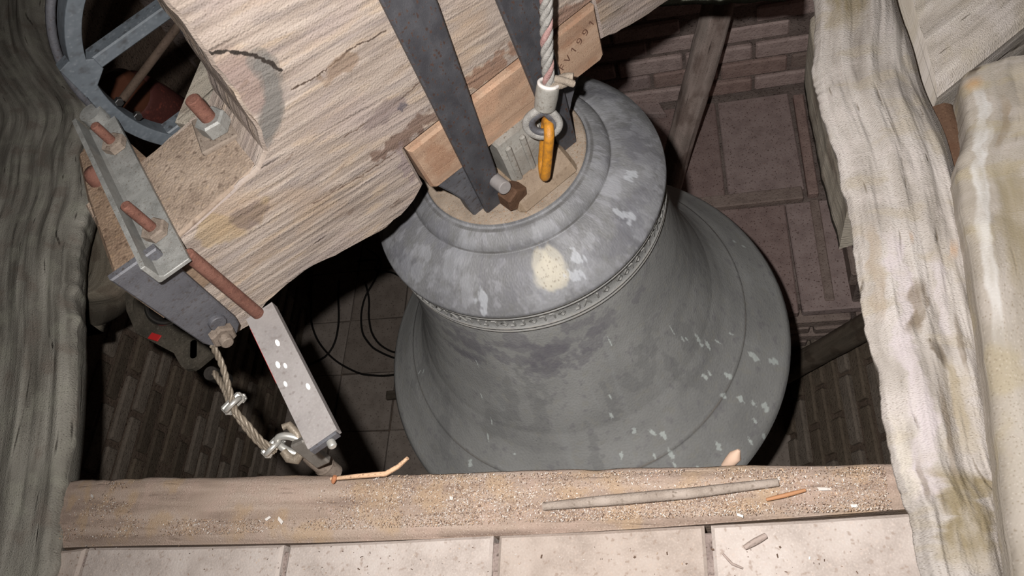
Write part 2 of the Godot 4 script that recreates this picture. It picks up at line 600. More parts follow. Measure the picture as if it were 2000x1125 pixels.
	M.brick_dark_b = tinted(M.brick_dark, s(225, 220, 212))
	M.brick_dark_c = tinted(M.brick_dark, s(190, 186, 180))
	M.mortar = grit("lime_mortar", 256, 101, [s(118, 105, 100), s(144, 130, 124), s(162, 148, 142)], 0.3, [s(116, 102, 94), s(130, 116, 106), s(60, 50, 45)], 0.4)
	M.mortar_dark = tinted(M.mortar, s(215, 208, 194))
	M.tile = grit("dark_floor_tile", 512, 111, [s(138, 127, 118), s(158, 146, 137), s(170, 159, 150)], 0.6, [s(150, 138, 129), s(176, 166, 156), s(98, 88, 80)], 0.08)
	M.tile_b = tinted(M.tile, s(232, 230, 228))
	M.slab = grit("pink_stone_slab", 512, 121, [s(152, 134, 131), s(178, 159, 155), s(190, 172, 168)], 0.5, [s(160, 130, 122), s(170, 144, 136), s(82, 62, 56)], 0.12)
	M.slab_b = tinted(M.slab, s(236, 230, 228))
	M.steel = grit("dark_flat_steel", 512, 131, [s(72, 71, 75), s(90, 90, 95), s(106, 106, 110)], 0.35, [s(98, 97, 99), s(126, 124, 122), s(62, 52, 46)], 0.05, 0.55, 0.45, 0.15)
	M.strap = strap_material()
	M.blue = grit("blue_grey_paint", 256, 141, [s(70, 76, 81), s(86, 92, 98), s(98, 104, 110)], 0.4, [s(112, 116, 122), s(140, 142, 144), s(60, 60, 62)], 0.04, 0.5, 0.5)
	M.zinc = grit("galvanised_steel", 512, 151, [s(112, 112, 109), s(139, 139, 136), s(162, 162, 159)], 0.22, [s(168, 168, 166), s(196, 194, 190), s(104, 96, 88)], 0.03, 0.5, 0.5, 0.25)
	M.white = grit("white_painted_metal", 256, 161, [s(126, 121, 120), s(141, 136, 134), s(151, 146, 145)], 0.3, [s(136, 129, 128), s(160, 156, 154), s(120, 113, 110)], 0.02, 0.6, 0.4)
	M.rust = grit("rusty_iron", 256, 171, [s(80, 54, 46), s(108, 74, 64), s(130, 94, 82)], 0.15, [s(140, 100, 84), s(150, 118, 100), s(70, 46, 38)], 0.06, 0.85)
	M.iron = grit("dusty_iron", 256, 181, [s(92, 82, 74), s(122, 110, 100), s(150, 138, 126)], 0.15, [s(146, 134, 122), s(164, 152, 140), s(74, 62, 54)], 0.06, 0.8)
	M.cast = grit("grey_casting", 256, 191, [s(116, 112, 106), s(142, 139, 133), s(160, 158, 152)], 0.2, [s(152, 150, 144), s(174, 172, 166), s(92, 82, 72)], 0.05, 0.6, 0.45)
	M.castbrown = tinted(M.cast, s(240, 214, 190))
	M.chrome = mat("bright_chrome", s(205, 205, 205), null, 0, 0.3, Vector3.ONE, false, 1.0)
	M.wire = grit("wire_strand", 128, 201, [s(104, 93, 80), s(132, 121, 107), s(154, 143, 129)], 0.05, [s(170, 160, 146), s(190, 182, 170), s(96, 84, 72)], 0.04, 0.5, 0.5, 0.3)
	M.clip = mat("zinc_clip", s(196, 194, 188), null, 0, 0.35, Vector3.ONE, false, 0.6)
	M.rope = grit("grey_rope", 128, 211, [s(118, 115, 112), s(148, 146, 142), s(172, 169, 165)], 0.03, [s(194, 188, 182), s(214, 208, 202), s(112, 104, 98)], 0.15, 0.9)
	M.ropepink = grit("pink_strand", 128, 221, [s(134, 104, 102), s(164, 130, 126), s(186, 158, 154)], 0.03, [s(194, 160, 154), s(214, 196, 190), s(120, 92, 88)], 0.15, 0.9)
	M.orange = grit("worn_orange_paint", 256, 231, [s(120, 84, 48), s(186, 124, 34), s(224, 150, 36)], 0.035, [s(236, 170, 50), s(150, 128, 108), s(100, 80, 62)], 0.05, 0.5, 0.5)
	M.rubber = mat("black_cable", s(30, 27, 25), null, 0, 0.7, Vector3.ONE)
	M.red = mat("red_paint", s(176, 40, 40), null, 0, 0.6, Vector3.ONE)
	M.motor_red = grit("red_oxide_paint", 128, 241, [s(48, 26, 24), s(62, 33, 30), s(72, 40, 36)], 0.2, [s(124, 60, 48), s(138, 78, 60), s(60, 34, 30)], 0.05, 0.6)
	M.motor_orange = mat("orange_paint", s(70, 40, 27), null, 0, 0.6, Vector3.ONE)
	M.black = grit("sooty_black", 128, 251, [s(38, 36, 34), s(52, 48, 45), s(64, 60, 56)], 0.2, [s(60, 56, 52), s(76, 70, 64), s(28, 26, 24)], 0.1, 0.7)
	M.hammer = grit("dusty_dark_metal", 256, 255, [s(56, 52, 46), s(74, 69, 61), s(92, 85, 76)], 0.2, [s(104, 98, 88), s(124, 116, 104), s(54, 49, 43)], 0.06, 0.7)
	M.plaster = grit("limewashed_plaster", 256, 261, [s(120, 106, 98), s(140, 126, 118), s(156, 142, 134)], 0.8, [s(150, 136, 128), s(160, 148, 140), s(100, 86, 78)], 0.2)
	M.ink = mat("stamped_ink", s(92, 66, 54), null, 0, 0.9, Vector3.ONE)
	M.skin = mat("fresh_split_wood", s(196, 168, 148), null, 0, 0.7, Vector3.ONE)
	M.skin.subsurf_scatter_enabled = false
	M.bell = bell_material()
	M.crown = bell_crown_material()
	M.head = headstock_material()
	M.chips = mat("wood_crumbs", Color.WHITE, null, 0, 0.9, Vector3.ONE)
	M.chips.vertex_color_use_as_albedo = true

func strap_material() -> StandardMaterial3D:
	var w := 256
	var h := 512
	var bl := nz(w, h, 0.02, 301, 4, 1, 5)
	var sp := nz(w, h, 0.3, 302, 2, 1, 3)
	var rs := nz(w, h, 0.08, 303, 4, 1, 4)
	var alb := compose(w, h, mixed(bl, sp, 0.25), [s(54, 53, 57), s(67, 67, 71), s(81, 81, 85)], [[rs, 190, 225, 0.75, s(78, 54, 44)], [sp, 218, 245, 0.5, s(124, 120, 116)]])
	var im := Image.create_from_data(w, h, false, Image.FORMAT_RGB8, alb)
	var r := RandomNumberGenerator.new()
	r.seed = 5
	for k in 150:                                   # rust freckles in rough rows along the bar
		var col := 0.14 if k % 3 == 0 else 0.55 if k % 3 == 1 else 0.84
		spot(im, Vector2((col + r.randfn(0, 0.04)) * w, r.randf() * h), Vector2(r.randf_range(3.0, 9.0), r.randf_range(0.8, 2.6)), 0.0, s(66, 46, 38), 0.7, r.randi(), 0.5)
	return mat("strap_iron", ImageTexture.create_from_image(im), tex(w, h, mixed(rs, sp, 0.5), true), 0.04, 0.55, Vector3(1.0 / 0.0625, 1.0 / 0.6, 1), false, 0.1, 0.45)

# a ragged blotch: half sizes in pixels, turned
func spot(im: Image, at: Vector2, half: Vector2, turn: float, col: Color, amount: float, seed_: int, ragged := 0.5, wrap := true) -> void:
	var f := FastNoiseLite.new()
	f.seed = seed_ % 10000
	f.frequency = 0.5 / maxf(2.0, minf(half.x, half.y))
	f.fractal_octaves = 3
	var big := maxf(half.x, half.y) * 1.5 + 1
	var w := im.get_width()
	var h := im.get_height()
	var cs := cos(-turn)
	var sn := sin(-turn)
	for y in range(maxi(0, int(at.y - big)), mini(h, int(at.y + big) + 1)):
		for x in range(int(at.x - big), int(at.x + big) + 1):
			if not wrap and (x < 0 or x >= w): continue
			var d := Vector2(x, y) - at
			var q := Vector2(d.x * cs - d.y * sn, d.x * sn + d.y * cs) / half
			var e := 1.0 - q.length() + ragged * f.get_noise_2d(x, y)
			if e > 0.0:
				var xx := posmod(x, w)
				im.set_pixel(xx, y, im.get_pixel(xx, y).lerp(col, amount * minf(1.0, e * 3.5)))

func stroke(im: Image, pts: Array, half: float, col: Color, amount: float, seed_: int) -> void:
	var f := FastNoiseLite.new()
	f.seed = seed_
	f.frequency = 0.05
	for k in pts.size() - 1:
		var a: Vector2 = pts[k]
		var b: Vector2 = pts[k + 1]
		var n := int(a.distance_to(b)) + 1
		for j in n:
			var p := a.lerp(b, float(j) / n) + Vector2(f.get_noise_2d(j, k * 90), f.get_noise_2d(j + 400, k * 90)) * 3.0
			var hw := half * (1.0 + f.get_noise_2d(j * 2, k * 50 + 700))
			for y in range(int(p.y - hw), int(p.y + hw) + 1):
				for x in range(int(p.x - hw), int(p.x + hw) + 1):
					if x >= 0 and y >= 0 and x < im.get_width() and y < im.get_height() and Vector2(x, y).distance_to(p) <= hw + 0.3:
						im.set_pixel(x, y, im.get_pixel(x, y).lerp(col, amount))

# headstock texture: one sheet over s -0.6..0.6, y -0.95..-0.15 (0.8 m), grain running slightly askew
func hs(s_: float, y: float) -> Vector2:
	return Vector2((s_ + 0.6) / 1.2 * 1200.0, (-0.15 - y) / 0.8 * 800.0)

func headstock_material() -> StandardMaterial3D:
	var w := 1200
	var h := 800
	var g1 := shear(nz(w, h, 0.075, 401, 14, 1, 4), w, h)
	var g2 := shear(nz(w, h, 0.022, 402, 7, 1, 4), w, h)
	var ck := shear(nz(w, h, 0.012, 403, 14, 1, 3, true), w, h)
	var bl := nz(w, h, 0.006, 404, 2, 1, 5)
	var sp := nz(w, h, 0.35, 405, 1, 1, 2)
	var b2 := shear(nz(w, h, 0.03, 406, 4, 1, 4), w, h)
	var base := mixed(g1, g2, 0.4)
	var alb := compose(w, h, base, [s(112, 100, 92), s(150, 137, 127), s(178, 166, 156)], [[b2, 150, 215, 0.55, s(128, 118, 114)], [b2, 100, 45, 0.45, s(170, 150, 128)], [bl, 150, 225, 0.55, s(152, 138, 132)], [bl, 108, 50, 0.4, s(150, 128, 108)], [ck, 226, 252, 0.6, s(92, 78, 69)], [sp, 212, 240, 0.4, s(194, 184, 174)], [sp, 40, 15, 0.5, s(88, 74, 65)]])
	var im := Image.create_from_data(w, h, false, Image.FORMAT_RGB8, alb)
	# the grey-brown patch and grey band behind the washer, its dark upper rim, and cracks running with the grain
	spot(im, hs(-0.272, -0.545), Vector2(26, 62), -0.05, s(122, 104, 98), 0.6, 3, 0.3)
	stroke(im, [hs(-0.246, -0.525), hs(-0.244, -0.545), hs(-0.252, -0.570), hs(-0.266, -0.590), hs(-0.285, -0.610), hs(-0.318, -0.625), hs(-0.352, -0.622)], 11.0, s(106, 102, 98), 0.12, 44)
	stroke(im, [hs(-0.286, -0.487), hs(-0.268, -0.497), hs(-0.246, -0.521), hs(-0.232, -0.556)], 1.6, s(46, 40, 36), 0.9, 5)
	stroke(im, [hs(-0.235, -0.585), hs(-0.19, -0.592), hs(-0.15, -0.590), hs(-0.10, -0.598)], 0.9, s(70, 58, 50), 0.8, 6)
	stroke(im, [hs(-0.215, -0.69), hs(-0.15, -0.70), hs(-0.09, -0.695)], 0.8, s(92, 76, 66), 0.7, 7)
	stroke(im, [hs(-0.30, -0.75), hs(-0.22, -0.765), hs(-0.16, -0.77)], 0.8, s(92, 76, 66), 0.7, 8)
	spot(im, hs(-0.17, -0.60), Vector2(34, 14), -0.1, s(120, 100, 84), 0.6, 9, 0.7)
	spot(im, hs(-0.155, -0.70), Vector2(36, 16), 0.0, s(118, 105, 102), 0.65, 10, 0.6)
	spot(im, hs(-0.128, -0.71), Vector2(8, 8), 0.0, s(88, 82, 86), 0.8, 11, 0.6)
	spot(im, hs(-0.13, -0.755), Vector2(70, 15), 0.0, s(96, 76, 66), 0.7, 12, 0.9)
	spot(im, hs(0.0, -0.755), Vector2(60, 18), 0.0, s(118, 88, 72), 0.65, 13, 0.9)
	spot(im, hs(0.15, -0.77), Vector2(60, 20), 0.2, s(122, 92, 78), 0.65, 14, 0.9)
	spot(im, hs(-0.40, -0.69), Vector2(50, 26), 0.1, s(150, 128, 94), 0.45, 15, 0.8)
	spot(im, hs(-0.37, -0.70), Vector2(22, 26), 0.1, s(106, 92, 86), 0.6, 16, 0.7)
	spot(im, hs(-0.165, -0.80), Vector2(12, 36), 0.2, s(126, 112, 112), 0.6, 17, 0.6)
	for k in 40:
		spot(im, Vector2(rng.randf_range(300, 900), rng.randf_range(200, 720)), Vector2(rng.randf_range(4, 16), rng.randf_range(1.5, 4)), rng.randf_range(-0.3, 0.1), s(104, 88, 78), 0.5, 50 + k, 0.8)
	var m := mat("headstock_oak", ImageTexture.create_from_image(im), tex(w, h, compose_height(base, ck, sp), true), 0.45, 0.9, Vector3(1.0 / 1.2, -1.0 / 0.8, 1))
	m.uv1_offset = Vector3(0.5, -0.15 / 0.8, 0)
	return m

func shear(d: PackedByteArray, w: int, h: int) -> PackedByteArray:
	var o := PackedByteArray()
	o.resize(d.size())
	for x in w:
		var dy := int(x * 0.13)
		for y in h:
			o[y * w + x] = d[posmod(y - dy, h) * w + x]
	return o

# bell: u = angle round the axis from +x towards +z (0..1), v = arc length up the profile / 1.1 m
const BW := 1536
const BH := 640
func bell_uv(deg: float, h: float) -> Vector2:
	return Vector2(fposmod(deg / 360.0, 1.0) * BW, bell_run(h) / 1.1 * BH)

var bell_prof := PackedVector2Array()
func bell_run(h: float) -> float:
	var run := 0.0
	for k in bell_prof.size() - 1:
		var a := bell_prof[k]
		var b := bell_prof[k + 1]
		if b.y >= h and b.y > a.y:
			return run + a.distance_to(b) * (h - a.y) / (b.y - a.y)
		run += a.distance_to(b)
	return run

func bell_material() -> StandardMaterial3D:
	# outside from the lip to the rim of the crown
	var key := [Vector2(0.488, -0.008), Vector2(0.498, -0.002), Vector2(0.5, 0.008), Vector2(0.492, 0.022), Vector2(0.472, 0.042), Vector2(0.449, 0.068), Vector2(0.424, 0.098), Vector2(0.401, 0.124), Vector2(0.3985, 0.129), Vector2(0.399, 0.134), Vector2(0.394, 0.139), Vector2(0.374, 0.166), Vector2(0.352, 0.2), Vector2(0.330, 0.247), Vector2(0.328, 0.252), Vector2(0.3265, 0.257), Vector2(0.312, 0.3), Vector2(0.296, 0.35), Vector2(0.284, 0.4), Vector2(0.274, 0.45), Vector2(0.267, 0.5), Vector2(0.262, 0.55), Vector2(0.259, 0.59), Vector2(0.2585, 0.596), Vector2(0.262, 0.599), Vector2(0.262, 0.603), Vector2(0.2585, 0.606), Vector2(0.2625, 0.609), Vector2(0.2625, 0.613), Vector2(0.259, 0.616), Vector2(0.2595, 0.645), Vector2(0.2635, 0.648), Vector2(0.2635, 0.652), Vector2(0.26, 0.655), Vector2(0.265, 0.658), Vector2(0.266, 0.664), Vector2(0.264, 0.669), Vector2(0.252, 0.682), Vector2(0.234, 0.698), Vector2(0.212, 0.712), Vector2(0.19, 0.722), Vector2(0.182, 0.7235), Vector2(0.1785, 0.7225), Vector2(0.1775, 0.729), Vector2(0.172, 0.7365), Vector2(0.16, 0.745), Vector2(0.1490, 0.7495), Vector2(0.1455, 0.7470), Vector2(0.1440, 0.7505), Vector2(0.143, 0.754)]
	for k in key.size() - 1:
		var a: Vector2 = key[k]
		var b: Vector2 = key[k + 1]
		var n := maxi(1, int(a.distance_to(b) / 0.012))
		for j in n: bell_prof.append(a.lerp(b, float(j) / n))
	bell_prof.append(key[-1])
	var bl := nz(BW, BH, 0.006, 501, 1, 1, 5)
	var sp := nz(BW, BH, 0.2, 502, 1, 1, 3)
	var pt := nz(BW, BH, 0.03, 503, 1, 1, 4)
	var st := nz(BW, BH, 0.02, 504, 1, 8, 4)
	var alb := compose(BW, BH, mixed(bl, sp, 0.22), [s(148, 148, 147), s(165, 165, 163), s(179, 179, 177)], [[pt, 175, 225, 0.4, s(136, 133, 138)], [pt, 75, 40, 0.4, s(168, 166, 158)], [st, 190, 235, 0.3, s(178, 180, 180)], [sp, 222, 246, 0.45, s(190, 194, 194)], [sp, 32, 14, 0.5, s(108, 106, 108)]])
	var im := Image.create_from_data(BW, BH, false, Image.FORMAT_RGB8, alb)
	var alb2 := compose(BW, BH, mixed(bl, sp, 0.3), [s(98, 98, 101), s(116, 116, 118), s(136, 136, 138)], [[pt, 160, 215, 0.5, s(148, 148, 154)], [pt, 85, 45, 0.4, s(104, 104, 102)], [st, 185, 235, 0.25, s(98, 96, 104)], [sp, 212, 240, 0.5, s(158, 158, 164)]])
	var top := int(bell_uv(0, 0.664).y)
	im.blit_rect(Image.create_from_data(BW, BH, false, Image.FORMAT_RGB8, alb2), Rect2i(0, top, BW, BH - top), Vector2i(0, top))
	# shoulder: bluish pale bloom and lighter patches
	var r := RandomNumberGenerator.new()
	r.seed = 21
	for k in 150:
		var c := s(152, 153, 158) if k % 3 else s(104, 104, 110)
		spot(im, bell_uv(r.randf() * 360.0, r.randf_range(0.675, 0.735)), Vector2(r.randf_range(10, 44), r.randf_range(6, 20)), 0.0, c, r.randf_range(0.2, 0.5), k, 0.9)
	for k in 26:                                   # dark smears under the frieze
		spot(im, bell_uv(r.randf_range(20, 150), r.randf_range(0.44, 0.58)), Vector2(r.randf_range(20, 60), r.randf_range(6, 16)), 0.0, s(124, 121, 128), 0.4, 90 + k, 0.9)
	for k in 20:
		spot(im, bell_uv(r.randf_range(0, 180), r.randf_range(0.1, 0.4)), Vector2(r.randf_range(8, 22), r.randf_range(20, 60)), r.randf_range(-0.3, 0.3), s(136, 136, 136), 0.35, 130 + k, 1.0)
	for hh in [0.7245, 0.7485]:
		var yy: float = bell_uv(0, hh).y
		for x in BW:
			for dy in [-1, 0, 1]:
				im.set_pixel(x, int(yy) + dy, im.get_pixel(x, int(yy) + dy).lerp(s(66, 64, 62), 0.35 + 0.25 * sin(x * 0.021) * sin(x * 0.05)))
	# brighter lines along the edges of the mouldings
	for hh in [0.601, 0.611, 0.650, 0.661]:
		var y: float = bell_uv(0, hh).y
		for x in BW:
			for dy in [-1, 0, 1]:
				im.set_pixel(x, int(y) + dy, im.get_pixel(x, int(y) + dy).lerp(s(176, 170, 162), 0.4 + 0.3 * sin(x * 0.13) * sin(x * 0.037)))
	for x in BW:
		for dy in range(-2, 3):
			im.set_pixel(x, int(bell_uv(0, 0.131).y) + dy, im.get_pixel(x, int(bell_uv(0, 0.131).y) + dy).lerp(s(180, 168, 156), 0.25 + 0.25 * sin(x * 0.05)))
	# lime patch on the shoulder
	for q in [[72.0, 0.713, 30, 20], [67.0, 0.712, 30, 20], [70.0, 0.702, 46, 20], [69.0, 0.694, 40, 12]]:
		spot(im, bell_uv(q[0], q[1]), Vector2(q[2] * 0.72, q[3] * 0.85), 0.0, s(188, 181, 164), 0.7, int(q[0]), 0.22)
	for k in 60:
		spot(im, bell_uv(r.randf_range(64, 75), r.randf_range(0.69, 0.724)), Vector2(1.2, 0.9), 0.0, s(128, 118, 104), 0.6, k, 0.3)
	for q in [[98.6, 0.685, 12, 12], [57.3, 0.704, 10, 9], [62, 0.69, 14, 6], [30, 0.70, 14, 10], [12, 0.71, 12, 8]]:
		spot(im, bell_uv(q[0], q[1]), Vector2(q[2], q[3]), 0.2, s(186, 190, 196), 0.6, int(q[0]) + 7, 1.2)
	# droppings: [angle, height, half length, half width] pale grey-green runs down the flank
	var runs := [[59, 0.47, 14, 2], [116, 0.445, 12, 1.5], [33.4, 0.357, 16, 2], [31.5, 0.31, 9, 2.5], [25.7, 0.26, 20, 5], [24, 0.225, 12, 5], [30, 0.30, 10, 2], [118.7, 0.32, 9, 2], [116, 0.249, 9, 2], [117.9, 0.197, 10, 2.5], [67.2, 0.322, 7, 3], [69.5, 0.271, 9, 4], [64.3, 0.206, 9, 5], [59, 0.184, 10, 5], [56.3, 0.166, 10, 6], [57.3, 0.125, 12, 6], [44.5, 0.075, 12, 5], [33.2, 0.191, 8, 6], [31, 0.185, 8, 3], [15.9, 0.099, 16, 8], [13.9, 0.051, 11, 8], [29.7, 0.094, 10, 6], [26.7, 0.039, 12, 7], [31.8, 0.046, 7, 4], [33.2, 0.015, 6, 4], [36.8, 0.033, 9, 3], [26.8, 0.143, 10, 6], [33, 0.13, 9, 7], [123.8, 0.106, 12, 5], [107.2, 0.18, 3, 3], [71.3, 0.168, 9, 4], [52.8, 0.071, 6, 4], [-26.9, 0.079, 6, 4], [-25.3, 0.058, 6, 3], [160, 0.148, 10, 2], [158, 0.17, 8, 2], [20, 0.20, 12, 2], [14, 0.17, 8, 2.5], [28, 0.065, 8, 4], [58, 0.10, 9, 3], [62, 0.14, 7, 2.5]]
	for k in runs.size():
		var q: Array = runs[k]
		spot(im, bell_uv(q[0], q[1]), Vector2(q[3] * 0.66, q[2] * 0.74), r.randf_range(-0.25, 0.25), s(222, 230, 226), 0.9, 200 + k, 0.8)
	var m := mat("bell_bronze", ImageTexture.create_from_image(im), tex(BW, BH, mixed(pt, sp, 0.5), true), 0.08, 0.58, Vector3.ONE, false, 0.0, 0.5)
	return m

func bell_crown_material() -> StandardMaterial3D:
	return grit("crown_rust", 512, 511, [s(118, 106, 94), s(146, 132, 118), s(166, 152, 138)], 0.3, [s(152, 108, 74), s(190, 184, 176), s(112, 88, 68)], 0.1, 0.8)

# ================================================================ the room
var brick_meshes := {}
func brick_mesh(sz: Vector3, variant: int) -> ArrayMesh:
	var key := "%s %d" % [sz, variant]
	if not brick_meshes.has(key):
		var r := RandomNumberGenerator.new()
		r.seed = variant * 31 + 5
		var g := Geo.new()
		var tilt := Basis(Vector3(r.randfn(), r.randfn(), r.randfn()).normalized(), 0.012)
		g.box(Vector3.ZERO, tilt.x * sz.x / 2 * r.randf_range(0.965, 1.0), tilt.y * sz.y / 2 * r.randf_range(0.93, 1.0), tilt.z * sz.z / 2, minf(sz.y, sz.z) * 0.12)
		brick_meshes[key] = g.mesh(null)
	return brick_meshes[key]

func lay(called: String, parent: Node3D, at: Vector3, b: Basis, sz: Vector3, mats: Array) -> void:
	var o := MeshInstance3D.new()
	o.name = called
	o.mesh = brick_mesh(sz, rng.randi() % 4)
	o.material_override = mats[rng.randi() % mats.size()]
	o.transform = Transform3D(b, at - base_of(parent))
	parent.add_child(o, true)

# courses of bricks over a rectangle: o a lower corner, e1 along, e2 up, n out; skip is the share of bricks lost
func courses(parent: Node3D, o: Vector3, e1: Vector3, e2: Vector3, n: Vector3, l: float, h: float, sz: Vector2, mats: Array, lost := 0.0) -> void:
	var row := 0
	var y := 0.0
	while y + sz.y * 0.6 < h:
		var x := -sz.x * (0.5 if row % 2 else 0.0)
		while x < l:
			var a := maxf(x, 0.0)
			var b := minf(x + sz.x - 0.014, l)
			if b - a > 0.05 and rng.randf() >= lost:
				var w := snappedf(b - a, 0.02)
				lay("brick", parent, o + e1 * (a + b) / 2 + e2 * (y + sz.y / 2) + n * rng.randf_range(-0.006, 0.006), Basis(e1, e2, n), Vector3(w, sz.y - 0.014, 0.05), mats)
			x += sz.x
		y += sz.y
		row += 1

func shell(called: String, lo: Vector3, hi: Vector3, m: Material, label: String, parent: Node3D = null) -> Node3D:
	var o := structure(called, label) if parent == null else parent
	var g := Geo.new()
	var mid := (lo + hi) / 2
	var h := (hi - lo) / 2
	g.box(mid, Vector3(h.x, 0, 0), Vector3(0, h.y, 0), Vector3(0, 0, h.z), 0.004)
	part("masonry", g, m, o)
	return o

func build_room() -> void:
	# the floor under the bell, laid with square dark tiles
	var fl := shell("floor", Vector3(-2.1, -0.25, -2.4), Vector3(1.5, -0.012, 1.6), M.mortar_dark, "dark tiled floor at the bottom of the bell chamber")
	for a in 8:
		for b in 9:
			var x := -1.36 + 0.272 * (a - 1.5)
			var z := -1.015 - 0.272 * (b - 2.5)
			if x > 0.3 or x < -1.8: continue
			lay("tile", fl, Vector3(x, -0.012 + rng.randf_range(0, 0.003), z), Basis(), Vector3(0.268, 0.03, 0.268), [M.tile, M.tile, M.tile_b])
	# raised floor beyond the bell, pink stone slabs over a brick step
	var up := shell("floor", Vector3(-0.92, 0, -2.2), Vector3(0.7, 0.53, -1.22), M.mortar, "raised pink stone floor beyond the bell")
	var xs1 := [-0.9, -0.55, -0.213, 0.105, 0.375]
	var xs2 := [-0.9, -0.5, -0.1, 0.30, 0.52]
	for k in 4:
		for rw in 2:
			var xs: Array = xs1 if rw == 0 else xs2
			var z0: float = -2.115 if rw == 0 else -1.61
			var z1: float = -1.665 if rw == 0 else -1.18
			lay("slab", up, Vector3((xs[k] + xs[k + 1]) / 2, 0.532, (z0 + z1) / 2), Basis(), Vector3(snappedf(xs[k + 1] - xs[k] - 0.006, 0.004), 0.036, z1 - z0), [M.slab, M.slab, M.slab_b])
	lay("kerb", up, Vector3(-0.18, 0.548, -1.638), Basis(), Vector3(1.1, 0.03, 0.052), [M.brick_c])
	lay("kerb", up, Vector3(0.40, 0.548, -1.86), Basis(), Vector3(0.036, 0.034, 0.46), [M.brick_b])
	lay("kerb", up, Vector3(0.395, 0.545, -1.41), Basis(), Vector3(0.03, 0.028, 0.40), [M.brick_c])
	courses(up, Vector3(-0.9, 0.03, -1.20), Vector3.RIGHT, Vector3.UP, Vector3.BACK, 1.5, 0.48, Vector2(0.25, 0.058), [M.brick_c, M.brick_dark], 0.04)
	# back wall
	var wb := shell("wall_back", Vector3(-2.1, 0, -2.4), Vector3(1.5, CY + 0.9, -2.15), M.mortar, "brick wall beyond the raised floor")
	courses(wb, Vector3(-0.5, 0.555, -2.163), Vector3.RIGHT, Vector3.UP, Vector3.BACK, 1.0, 0.85, Vector2(0.25, 0.085), [M.brick, M.brick_b, M.brick_c, M.slab], 0.12)
	courses(wb, Vector3(-1.85, 0.0, -2.163), Vector3.RIGHT, Vector3.UP, Vector3.BACK, 0.95, 1.3, Vector2(0.27, 0.09), [M.brick_dark, M.brick_dark_b], 0.08)
	# wall under the pale timbers: upright beyond, battered in front of the step
	var wr := shell("wall_right", Vector3(0.46, 0, -2.2), Vector3(1.3, CY - 1.006, -1.2), M.mortar, "brick wall carrying the pale timbers")
	shell("wall_right", Vector3(0.66, 0, -1.2), Vector3(1.3, CY - 1.006, -0.25), M.mortar, "", wr)
	courses(wr, Vector3(0.470, 0.55, -1.21), Vector3.FORWARD, Vector3.UP, Vector3.LEFT, 0.92, 1.25, Vector2(0.26, 0.09), [M.brick, M.brick_b, M.brick_c], 0.08)
	var sl := Vector3(0.212, 0.35, 0).normalized()
	var bn := Vector3(-sl.y, sl.x, 0)
	var g := Geo.new()
	var o := Vector3(0.235, 0.0, -0.75)
	g.box(o + sl * 0.42 - bn * 0.13, Vector3(0, 0, 0.44), sl * 0.46, bn * 0.1, 0.01)
	part("batter", g, M.mortar_dark, wr)
	courses(wr, Vector3(0.235, 0.0, -1.18) - bn * 0.038, Vector3.BACK, sl, bn, 0.85, 0.86, Vector2(0.26, 0.066), [M.brick_dark, M.brick_dark_b], 0.06)
	# wall beside the hammer
	var wl := shell("wall_left", Vector3(-2.2, 0, -2.4), Vector3(-1.875, CY + 0.9, 1.5), M.mortar_dark, "grey-brown brick wall beside the dark timber")
	courses(wl, Vector3(-1.888, 0.0, -0.2), Vector3.FORWARD, Vector3.UP, Vector3.RIGHT, 1.5, 1.5, Vector2(0.24, 0.066), [M.brick_dark, M.brick_dark_b, M.brick_dark_c], 0.03)
	# the room the photographer stands in
	shell("wall_right_upper", Vector3(1.3, 0, -2.4), Vector3(1.55, CY + 0.9, 1.5), M.plaster, "plastered wall above the pale timbers")
	shell("wall_front", Vector3(-2.2, 0, 1.3), Vector3(1.55, CY + 0.9, 1.55), M.plaster, "plastered wall behind the photographer")
	shell("ceiling", Vector3(-2.2, CY + 0.9, -2.4), Vector3(1.55, CY + 1.1, 1.55), M.plaster, "plastered ceiling over the bell chamber")

func build_ledge() -> void:
	var w := shell("wall_ledge", Vector3(-0.975, 0, -0.155), Vector3(1.3, CY - 1.003, 1.3), M.mortar, "brick ledge in front of the bell opening")
	shell("", Vector3(-1.87, 0, -0.25), Vector3(-0.975, CY - 1.26, 1.3), M.mortar_dark, "", w)
	var mg := Geo.new()
	mg.prism(PackedVector2Array([Vector2(-0.99, -0.165), Vector2(-0.922, -0.168), Vector2(-0.59, -0.173), Vector2(-0.288, -0.186), Vector2(-0.019, -0.198), Vector2(0.225, -0.212), Vector2(0.225, -0.15), Vector2(-0.99, -0.15)]), Vector3(0, CY - 0.999, 0), Vector3.RIGHT, Vector3.BACK, Vector3.UP, 0.06, 0.002)
	part("mortar_bed", mg, M.mortar, w)
	# pale bricks on top of the ledge, their far edge following the sill
	var xs := [-1.26, -0.922, -0.590, -0.288, -0.019, 0.222]
	var zs := [-0.171, -0.176, -0.181, -0.194, -0.206, -0.219]
	for rw in 4:
		for k in 5:
			var x0: float = maxf(xs[k] - (0.14 if rw % 2 else 0.0), -0.995)
			var x1: float = xs[k + 1] - (0.14 if rw % 2 and k < 4 else 0.0)
			var za: float = (zs[k] if rw == 0 else -0.185) + rw * 0.16
			var zb: float = (zs[k + 1] if rw == 0 else -0.185) + rw * 0.16
			var g := Geo.new()
			var p := PackedVector2Array([Vector2(x0 + 0.004, za), Vector2((x0 + x1) / 2, (za + zb) / 2 + 0.001), Vector2(x1 - 0.004, zb), Vector2(x1 - 0.003, -0.033 + rw * 0.16), Vector2(x0 + 0.004, -0.033 + rw * 0.16)])
			g.prism(p, Vector3(0, CY - 0.992 + rng.randf_range(-0.002, 0.002), 0), Vector3.RIGHT, Vector3.BACK, Vector3.UP, 0.075, 0.004)
			part("brick", g, M.brick_pale if (k + rw) % 3 else M.brick_pale_b, w)

